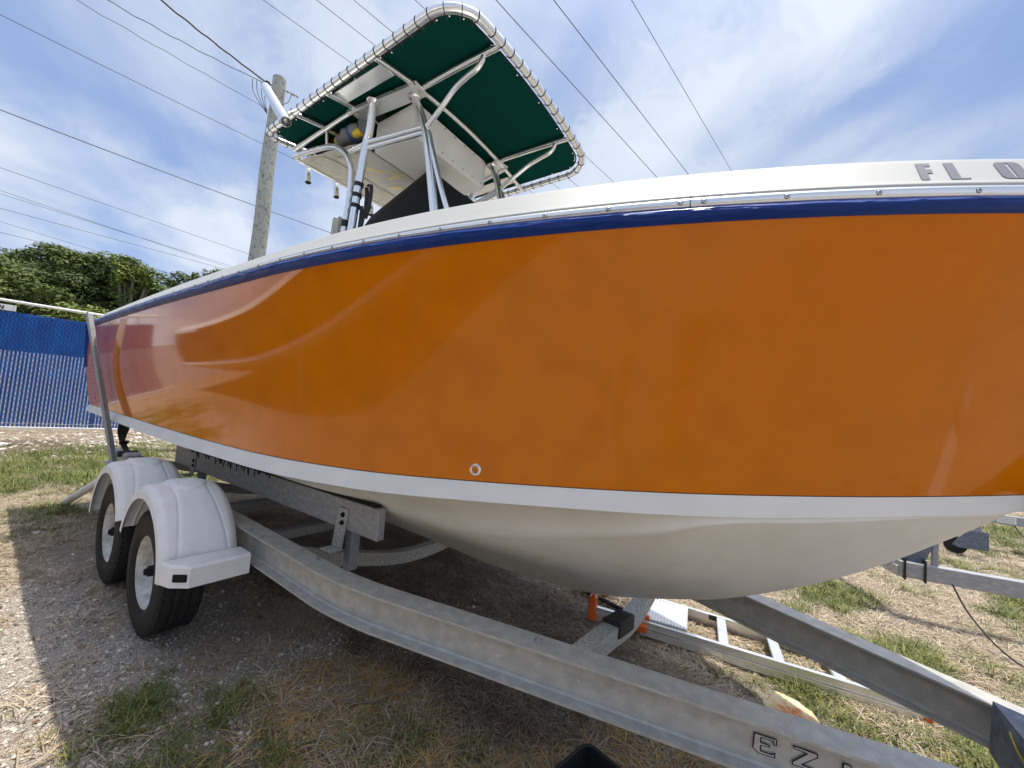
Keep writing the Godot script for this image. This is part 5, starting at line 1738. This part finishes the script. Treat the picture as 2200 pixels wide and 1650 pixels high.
	for k in kinds:
		var mb := MB.new()
		var sm := SphereMesh.new(); sm.radial_segments = 6; sm.rings = 3; sm.radius = 1.0; sm.height = 2.0
		var pts := sm.get_mesh_arrays()
		var vv: PackedVector3Array = pts[Mesh.ARRAY_VERTEX]; var ii: PackedInt32Array = pts[Mesh.ARRAY_INDEX]
		var nz := FastNoiseLite.new(); nz.seed = 60 + k; nz.frequency = 0.9
		var dd := PackedVector3Array()
		for p in vv: dd.append(p * (1.0 + 0.5 * nz.get_noise_3dv(p)) * Vector3(1, 0.62, 0.85))
		for t in range(0, ii.size(), 3):
			if dd[ii[t]].distance_to(dd[ii[t + 1]]) < 1e-4 or dd[ii[t + 1]].distance_to(dd[ii[t + 2]]) < 1e-4 or dd[ii[t]].distance_to(dd[ii[t + 2]]) < 1e-4: continue
			mb.face([dd[ii[t]], dd[ii[t + 1]], dd[ii[t + 2]]], Vector3.ZERO)
		var xf: Array = []; var cl: Array = []
		for reg in [[-4.8, 0.4, -3.2, 0.15, 14000.0], [-14.0, -5.0, -4.5, 1.0, 300.0], [0.0, 5.0, -9.0, -3.3, 120.0]]:
			var area: float = (reg[1] - reg[0]) * (reg[3] - reg[2])
			for i in int(area * reg[4] / kinds):
				var x := rg.randf_range(reg[0], reg[1]); var z := rg.randf_range(reg[2], reg[3])
				if seen(Vector3(x, 0, z), 0.15) < 0.0 and rg.randf() > 0.06: continue
				if rg.randf() < 0.25: continue
				var w := zone(x, z)
				if rg.randf() > 0.12 + 0.9 * w.z + 0.25 * w.w: continue
				var big := pow(rg.randf(), 6.0)
				var r := lerpf(0.0015, 0.0050, pow(rg.randf(), 2.0)) + 0.010 * pow(big, 3.0)
				if x < -9.0: r = lerpf(0.010, 0.055, pow(rg.randf(), 2.5))
				elif x < -5.0: r = lerpf(0.006, 0.03, pow(rg.randf(), 4.0))
				xf.append(Transform3D(Basis(Vector3(rg.randf() - 0.5, 1, rg.randf() - 0.5).normalized(), rg.randf() * TAU).scaled(Vector3.ONE * r), Vector3(x, gh(x, z) + r * 0.3, z)))
				var t := rg.randf()
				cl.append((Color(0.62, 0.56, 0.50) if t > 0.4 else Color(0.30, 0.255, 0.225)) * rg.randf_range(0.75, 1.2))
		multi("gravel", mb.mesh(), M.stone, xf, cl, "pale crushed coral gravel scattered over the ground")

# ------------------------------------------------------------------ fence
func build_fence() -> void:
	var dirv := Vector3(0.177, 0, -0.984).normalized()
	var nrm := Vector3(0.984, 0, 0.177).normalized()   # towards the boat
	var base := Vector3(-13.87, 0, -0.697)
	var at := func(t: float, h: float, o: float) -> Vector3: return base + dirv * t + nrm * o + Vector3(0, h, 0)
	var fe := thing("chain_link_fence", "blue slatted chain link fence at the left, white pipe rail above it", "fence")
	var mb := MB.new()
	var pitch := 0.0575
	mb.box(Transform3D(Basis(), Vector3(0, 1.26, 0)), Vector3(0.036, 2.50, 0.007), 0.001)
	var sm := mb.mesh()
	mb = MB.new()
	mb.box(Transform3D(Basis(), Vector3(0, 0.42, 0)), Vector3(0.04, 0.84, 0.006), 0.001)
	var um := mb.mesh()
	var rg := RandomNumberGenerator.new(); rg.seed = 51
	var rot := Basis(-dirv, Vector3.UP, nrm) if (-dirv).cross(Vector3.UP).dot(nrm) > 0 else Basis(dirv, Vector3.UP, nrm)
	var n := 118
	for i in n:
		var t := -2.2 + pitch * i
		var s := part("slat", sm, M.slat, fe)
		s.transform = Transform3D(rot.rotated(Vector3.UP, rg.randf_range(-0.08, 0.08)), at.call(t, rg.randf_range(-0.02, 0.05), -0.006))
		var u := part("slat", um, M.slat, fe)
		u.transform = Transform3D(rot.rotated(Vector3.UP, rg.randf_range(-0.1, 0.1)), at.call(t + pitch * 0.5, 1.715 + rg.randf_range(-0.004, 0.004), -0.014))
	# the wire mesh woven round the slats
	mb = MB.new()
	var cell := 0.058
	var t0 := -2.2; var t1 := t0 + pitch * n
	var H := 2.52
	for sg in [1.0, -1.0]:
		var c := -H
		while c < t1 - t0 + H:
			# runs diagonally: t = c + sg*h*0.62
			var lo := 0.06; var hi := H
			var pts: Array = []
			for q in [lo, hi]:
				pts.append([c + sg * q * 0.62 + (H * 0.62 if sg < 0 else 0.0), q])
			var a: Array = pts[0]; var b: Array = pts[1]
			var ta: float = a[0]; var tb: float = b[0]
			if maxf(ta, tb) > 0.0 and minf(ta, tb) < t1 - t0:
				var f0 := 0.0; var f1 := 1.0
				var dt := tb - ta
				if absf(dt) > 1e-4:
					var fa := (0.0 - ta) / dt; var fb := (t1 - t0 - ta) / dt
					f0 = maxf(0.0, minf(fa, fb)); f1 = minf(1.0, maxf(fa, fb))
				if f1 > f0:
					var p: Vector3 = at.call(t0 + lerpf(ta, tb, f0), lerpf(lo, hi, f0), 0.004 + 0.002 * sg)
					var q2: Vector3 = at.call(t0 + lerpf(ta, tb, f1), lerpf(lo, hi, f1), 0.004 + 0.002 * sg)
					mb.tube(PackedVector3Array([p, q2]), 0.0031, 4, false, false)
			c += cell * 1.24
	tag(part("wire_mesh", mb, M.mesh, fe), "", "", "", "stuff")
	mb = MB.new()
	mb.tube(PackedVector3Array([at.call(-2.4, 2.79, 0.0), at.call(6.0, 2.77, 0.0)]), 0.03, 12)
	part("rail_pipe", mb, M.white, fe)
	mb = MB.new()
	var p := PackedVector3Array()
	for i in 130: p.append(at.call(-2.3 + 0.06 * i, 0.145 + 0.008 * sin(i * 1.15) + 0.004 * sin(i * 0.31), 0.012))
	mb.tube(p, 0.006, 6)
	part("tension_wire", mb, M.galv, fe)
	for t in [-1.75, 1.35, 4.3]:
		mb = MB.new()
		mb.tube(PackedVector3Array([at.call(t, 0.0, -0.06), at.call(t, 2.80, -0.03)]), 0.03, 12)
		part("post", mb, M.galv, fe)
	mb = MB.new()
	mb.box(Transform3D(rot, at.call(1.7, 0.035, 0.05)), Vector3(8.6, 0.075, 0.06), 0.006)
	tag(part("curb", mb, M.white), "long low white kerb running along the foot of the blue fence", "kerb")
	# sign board hung from the rail
	var sg2 := thing("sign_board", "white board with black lettering fixed under the pipe rail at the left", "sign")
	mb = MB.new()
	mb.box(Transform3D(rot, at.call(-0.42, 2.63, 0.03)), Vector3(0.76, 0.125, 0.012), 0.003)
	part("board", mb, M.white, sg2)
	var tm := TextMesh.new()
	var sf := SystemFont.new(); sf.font_names = PackedStringArray(["Droid Sans"]); sf.font_weight = 700
	tm.font = sf; tm.text = "N"; tm.font_size = 32; tm.pixel_size = 0.0036; tm.depth = 0.003
	var lt := part("lettering", tm, M.black, sg2)
	lt.transform = Transform3D(rot, at.call(-0.245, 2.625, 0.040))
	for h in [2.59, 2.665]:
		mb = MB.new()
		mb.lathe(v2([0.0001, 0.003, 0.008, 0.002, 0.009, 0.0]), frame(at.call(-0.075, h, 0.036), nrm), 10)
		part("screw", mb, M.darkscrew, sg2)
	# white wall beyond the fence
	mb = MB.new()
	mb.box(Transform3D(rot, at.call(2.0, 0.86, -1.6)), Vector3(22.0, 1.90, 0.2), 0.01)
	tag(part("white_wall", mb, M.wall), "low white wall glimpsed through the gaps of the blue fence", "wall")

# ------------------------------------------------------------------ trees
func crown(clumps: Array, leaves_per: int, size: float, dark: Color, light: Color, seed_: int) -> ArrayMesh:
	var rg := RandomNumberGenerator.new(); rg.seed = seed_
	var nz := FastNoiseLite.new(); nz.seed = seed_; nz.frequency = 1.1; nz.fractal_octaves = 3
	var nz2 := FastNoiseLite.new(); nz2.seed = seed_ + 7; nz2.frequency = 0.45
	var v := PackedVector3Array(); var nor := PackedVector3Array(); var col := PackedColorArray(); var idx := PackedInt32Array()
	# every given clump is built of smaller rounded sprays, leafy on top and thin below
	for c in clumps:
		var big := Vector3(c[0], c[1], c[2]); var R: float = c[3]
		var subs := maxi(7, int(26.0 * R * R))
		for q in subs:
			var d0 := Vector3(rg.randfn(), rg.randfn() * 0.9 + 0.15, rg.randfn()).normalized()
			var ctr := big + d0 * R * Vector3(1.0, 0.85, 1.0) * (0.80 + 0.35 * nz.get_noise_3dv(big + d0 * R))
			var r := R * rg.randf_range(0.20, 0.36) + 0.10
			var tone0 := clampf(0.48 + nz2.get_noise_3dv(ctr * 0.9) * 0.9 + rg.randfn() * 0.2, 0.0, 1.0)
			for l in int(leaves_per * 0.075 * (r / 0.3) * (r / 0.3)):
				var d := Vector3(rg.randfn(), rg.randfn() * 0.8 + 0.45, rg.randfn()).normalized()
				var p := ctr + d * r * Vector3(1.15, 0.72, 1.15) * rg.randf_range(0.75, 1.12) + Vector3(rg.randfn(), rg.randfn(), rg.randfn()) * size * 0.25
				var up := (d + Vector3(rg.randfn() * 0.45, 0.6, rg.randfn() * 0.45)).normalized()
				var a := up.cross(Vector3(rg.randfn(), rg.randfn(), rg.randfn())).normalized()
				var bb := up.cross(a)
				var s := size * rg.randf_range(0.4, 0.8)
				var k := v.size()
				v.append_array(PackedVector3Array([p - a * s, p - bb * s * 0.45, p + a * s, p + bb * s * 0.45]))
				nor.append_array(PackedVector3Array([up, up, up, up]))
				var cc := dark.lerp(light, clampf(tone0 + rg.randfn() * 0.15, 0, 1))
				col.append_array(PackedColorArray([cc, cc, cc, cc]))
				if (v[k + 1] - v[k]).cross(v[k + 2] - v[k]).dot(up) > 0: idx.append_array(PackedInt32Array([k, k + 2, k + 1, k, k + 3, k + 2]))
				else: idx.append_array(PackedInt32Array([k, k + 1, k + 2, k, k + 2, k + 3]))
	var ar: Array = []
	ar.resize(Mesh.ARRAY_MAX)
	ar[Mesh.ARRAY_VERTEX] = v; ar[Mesh.ARRAY_NORMAL] = nor; ar[Mesh.ARRAY_COLOR] = col; ar[Mesh.ARRAY_INDEX] = idx
	var am := ArrayMesh.new()
	am.add_surface_from_arrays(Mesh.PRIMITIVE_TRIANGLES, ar)
	return am

func tree(called: String, label: String, clumps: Array, trunk: Vector3, leaves: int, size: float, dark: Color, light: Color, seed_: int) -> void:
	var o := thing(called, label, "tree", "trees beyond the fence")
	part("crown", crown(clumps, leaves, size, dark, light, seed_), M.foliage, o)
	var mb := MB.new()
	var top: float = clumps[0][1]
	mb.tube(smooth_path([trunk, trunk + Vector3(0.1, top * 0.35, 0.05), trunk + Vector3(-0.05, top * 0.7, 0.1)], 5), PackedFloat32Array([0.32, 0.29, 0.27, 0.25, 0.24, 0.22, 0.2, 0.18, 0.16, 0.14, 0.12]), 10)
	for c in clumps:
		var to := Vector3(c[0], c[1] - 0.2, c[2])
		var from := trunk + Vector3(0.1, top * 0.35, 0.05)
		mb.tube(smooth_path([from, from.lerp(to, 0.5) + Vector3(0, 0.3, 0), to], 4), PackedFloat32Array([0.12, 0.115, 0.105, 0.1, 0.09, 0.075, 0.06, 0.05, 0.03]), 6)
	part("trunk", mb, M.twig, o)

func build_trees() -> void:
	var A := [[-31.7, 6.35, -1.6, 1.0], [-30.8, 6.65, -2.3, 1.0], [-29.7, 6.5, -3.05, 1.05], [-28.7, 6.4, -3.75, 0.95], [-27.7, 6.3, -4.5, 1.05], [-26.9, 5.8, -5.1, 0.9], [-30.5, 5.3, -2.4, 1.5], [-29.0, 5.0, -3.6, 1.5], [-27.4, 4.9, -4.7, 1.3], [-31.8, 4.8, -1.5, 1.4], [-26.3, 5.3, -5.6, 0.8], [-28.6, 3.6, -3.6, 1.6], [-26.8, 3.6, -5.2, 1.4], [-25.9, 4.5, -5.9, 0.9], [-25.4, 3.6, -6.3, 1.1], [-32.6, 5.6, -0.8, 0.9], [-30.7, 7.3, -2.5, 0.42], [-31.9, 7.05, -1.5, 0.3], [-28.9, 7.0, -3.7, 0.35], [-25.8, 5.4, -5.2, 0.7], [-25.3, 4.7, -5.7, 0.8], [-24.7, 4.3, -6.3, 0.8], [-26.4, 6.0, -4.6, 0.6]]
	tree("shade_tree", "big dark green domed tree behind the blue fence", A, Vector3(-29.2, 0, -3.4), 900, 0.15, Color(0.030, 0.060, 0.010), Color(0.13, 0.175, 0.034), 3)
	var B := [[-23.7, 4.45, -0.75, 0.7], [-23.2, 3.85, -1.1, 0.85], [-22.4, 3.42, -1.75, 0.78], [-21.7, 3.15, -2.25, 0.68], [-21.0, 2.95, -2.75, 0.6], [-24.2, 4.1, -0.4, 1.0], [-22.9, 2.9, -1.4, 0.9], [-24.9, 4.4, 0.15, 1.3], [-21.6, 2.3, -2.3, 0.9], [-20.4, 2.3, -3.2, 0.8], [-23.6, 2.6, -0.4, 1.1], [-22.1, 4.0, -1.95, 0.35], [-25.2, 3.2, 0.8, 1.3], [-23.0, 4.4, -1.2, 0.6], [-22.3, 3.95, -1.7, 0.6], [-21.4, 3.5, -2.4, 0.55], [-24.3, 5.0, -0.5, 0.55], [-20.4, 2.9, -3.2, 0.6], [-19.8, 2.5, -3.7, 0.6]]
	tree("feathery_tree", "lighter feathery tree leaning down along the fence at far left", B, Vector3(-23.4, 0, -0.9), 1300, 0.11, Color(0.045, 0.080, 0.012), Color(0.18, 0.22, 0.042), 5)
	var D := [[-26.6, 6.75, -4.0, 0.5], [-25.9, 6.55, -4.5, 0.55], [-25.4, 6.2, -4.95, 0.36], [-26.2, 6.0, -4.3, 0.5], [-25.5, 5.7, -5.0, 0.35]]
	tree("lime_tree", "yellow green tree crown catching sun beside the dark domed tree", D, Vector3(-25.9, 0, -4.6), 1000, 0.13, Color(0.06, 0.10, 0.010), Color(0.24, 0.28, 0.035), 7)
	var E := [[-26.0, 7.1, -8.0, 0.6], [-25.0, 7.0, -8.9, 0.7], [-28.6, 6.6, -6.3, 0.55], [-27.7, 6.75, -6.95, 0.6], [-29.2, 6.2, -5.8, 0.5], [-27.0, 7.15, -7.4, 0.45], [-28.3, 6.3, -6.5, 0.4], [-27.0, 6.85, -7.4, 0.4], [-28.0, 5.8, -6.8, 0.8], [-26.5, 6.7, -7.75, 0.55], [-25.6, 6.5, -8.45, 1.0], [-27.2, 5.4, -7.4, 1.1], [-24.8, 6.0, -9.3, 1.2], [-26.0, 4.6, -8.2, 1.5], [-28.4, 4.6, -6.6, 1.1]]
	tree("distant_tree", "thin topped tree showing just above the gunwale right of the dark tree", E, Vector3(-26.6, 0, -7.8), 900, 0.15, Color(0.028, 0.056, 0.011), Color(0.12, 0.16, 0.032), 9)

# ------------------------------------------------------------------ pole and wires
func build_pole_and_wires() -> void:
	var o := thing("utility_pole", "weathered grey wooden utility pole standing behind the green canvas top", "utility pole")
	var mb := MB.new()
	var P := Vector3(-9.38, 0, -3.46)
	var path := PackedVector3Array(); var rad := PackedFloat32Array()
	for i in 25:
		path.append(P + Vector3(0.012 * sin(i * 0.9), lerpf(-0.1, 8.12, i / 24.0), 0.012 * cos(i * 0.7))); rad.append(lerpf(0.172, 0.128, i / 24.0))
	mb.tube(path, rad, 28)
	for i in mb.uv.size(): mb.uv[i] = Vector2(mb.uv[i].x, mb.uv[i].y * 0.55)
	part("shaft", mb, M.pole, o)
	mb = MB.new()
	mb.tube(PackedVector3Array([P + Vector3(-0.10, 7.95, 0.05), P + Vector3(-0.18, 7.99, 0.13)]), 0.016, 8)
	mb.lathe(v2([0.0001, -0.05, 0.04, -0.035, 0.045, 0.0, 0.04, 0.035, 0.0001, 0.05]), Transform3D(Basis(), P + Vector3(-0.19, 8.0, 0.14)), 12)
	part("insulator", mb, M.wire, o)
	mb = MB.new()
	var ga := P + Vector3(0.10, 7.88, -0.06); var gb := P + Vector3(0.40, 7.73, -0.27)
	mb.tube(smooth_path([ga, ga.lerp(gb, 0.4), ga.lerp(gb, 0.7), gb], 5), 0.010, 6)
	for f in [0.3, 0.55, 0.7, 0.88]: mb.lathe(v2([0.0001, -0.03, 0.026, -0.015, 0.026, 0.015, 0.0001, 0.03]), Transform3D(Basis(), ga.lerp(gb, f)), 8)
	part("guy_clamp", mb, M.galv, o)
	mb = MB.new()
	mb.tube(smooth_path([ga.lerp(gb, 0.55), ga.lerp(gb, 0.4) - Vector3(0, 0.22, 0), P + Vector3(0.12, 7.52, -0.06)], 5), 0.006, 5)
	part("jumper_wire", mb, M.wire, o)
	for i in 4:
		mb = MB.new()
		var x := -0.22 - 0.07 * i
		mb.tube(smooth_path([P + Vector3(x, 8.0 + 0.012 * i, 0.17 + 0.06 * i), P + Vector3(x + 0.02, 7.8, 0.16 + 0.055 * i), P + Vector3(-0.2 - 0.03 * i, 7.62 - 0.02 * i, 0.15 + 0.03 * i), P + Vector3(-0.13, 7.3, 0.1)], 5), 0.007, 5)
		part("drip_loop", mb, M.wire, o)
	# spans: from, to, thickness, sag, label
	var S := [
		[Vector3(-19.9, 9.0, 13.0), Vector3(-16.9, 9.0, -15.5), 0.036, 0.45, "thick dark cable crossing from left edge behind the pole's middle"],
		[Vector3(-14.7, 9.0, 13.0), Vector3(-12.9, 9.0, -11.0), 0.020, 0.35, "black wire from top left corner passing just left of the rod holder"],
		[Vector3(-8.80, 9.0, -2.73), Vector3(-7.69, 9.0, -11.3), 0.017, 0.0, "overhead wire entering at the top just left of the canvas top"],
		[Vector3(-7.85, 9.0, -3.3), Vector3(-6.73, 9.0, -11.5), 0.017, 0.0, "second overhead wire left of the canvas top, running behind it"],
		[Vector3(-7.20, 9.0, -3.7), Vector3(-6.11, 9.0, -11.6), 0.017, 0.0, "third overhead wire left of the canvas top, running behind it"],
		[Vector3(-6.14, 9.0, -4.4), Vector3(-4.97, 9.0, -11.9), 0.017, 0.0, "overhead wire vanishing behind the top's highest corner"],
		[Vector3(-4.80, 9.0, -5.17), Vector3(-3.71, 9.0, -12.16), 0.022, 0.0, "dark overhead wire just right of the canvas top"],
		[Vector3(-3.87, 9.0, -5.72), Vector3(-2.84, 9.0, -12.42), 0.022, 0.0, "dark overhead wire, second to the right of the canvas top"],
		[Vector3(-2.65, 9.0, -6.45), Vector3(-1.73, 9.0, -12.7), 0.016, 0.0, "faint pale overhead wire, farthest to the right in the sky"],
		[Vector3(-25.4, 9.0, -0.26), Vector3(-26.1, 9.0, -9.34), 0.026, 0.0, "thin wire at left ending at the foot of the pole"],
		[Vector3(-28.7, 9.0, -0.4), Vector3(-30.44, 9.0, -9.5), 0.026, 0.0, "upper wire of the close pair above the dark tree"],
		[Vector3(-29.24, 9.0, -0.42), Vector3(-29.94, 9.0, -9.62), 0.026, 0.0, "lower wire of the close pair above the dark tree"],
		[Vector3(-34.91, 9.0, -0.65), Vector3(-37.34, 9.0, -8.94), 0.026, 0.0, "thin wire skimming the top of the dark tree"],
		[Vector3(-22.0, 6.6, 1.4), Vector3(-21.4, 6.6, -6.0), 0.020, 0.0, "wire crossing in front of the dark tree's upper leaves"],
		[Vector3(-22.0, 5.8, 1.4), Vector3(-21.4, 5.8, -6.0), 0.020, 0.0, "wire crossing in front of the dark tree's middle"]]
	for i in S.size():
		var q: Array = S[i]
		var a: Vector3 = q[0]; var b: Vector3 = q[1]
		var d := b - a
		var pts := PackedVector3Array()
		# carried on beyond both ends, as the real spans are
		var f0 := -2.5 if i > 1 else 0.0
		var f1 := 3.0 if i > 1 else 1.0
		if i >= 9: f0 = -1.5; f1 = 2.0
		for k in 41:
			var f := lerpf(f0, f1, k / 40.0)
			pts.append(a + d * f - Vector3(0, float(q[3]) * 4.0 * f * (1.0 - f), 0))
		mb = MB.new()
		mb.tube(pts, float(q[2]) * 0.36, 6)
		tag(part("overhead_wire", mb, M.wire), q[4], "wire", "overhead wires")
	# service wires ending at the pole
	for q in [[Vector3(-9.21, 8.17, -0.25), P + Vector3(-0.2, 8.0, 0.15), 0.044, 0.05, "thick black service cable reaching the top of the pole from above"],
		[Vector3(-10.39, 8.11, 0.54), P + Vector3(-0.2, 7.97, 0.17), 0.020, 0.12, "slack thin service wire just left of the thick black cable"],
		[Vector3(-9.94, 7.49, 1.37), P + Vector3(-0.12, 7.4, 0.08), 0.014, 0.03, "thin wire reaching the pole just below the rod holder"]]:
		var a: Vector3 = q[0]; var b: Vector3 = q[1]
		var pts := PackedVector3Array()
		for k in 31:
			var f := k / 30.0
			pts.append(a.lerp(b, f) - Vector3(0, float(q[3]) * 4.0 * f * (1.0 - f), 0) + Vector3(0, 0.012, 0.012) * sin(k * 1.7) * sin(PI * f))
		mb = MB.new()
		mb.tube(pts, float(q[2]) * 0.36, 6)
		tag(part("service_wire", mb, M.wire), q[4], "wire", "service wires at the pole")
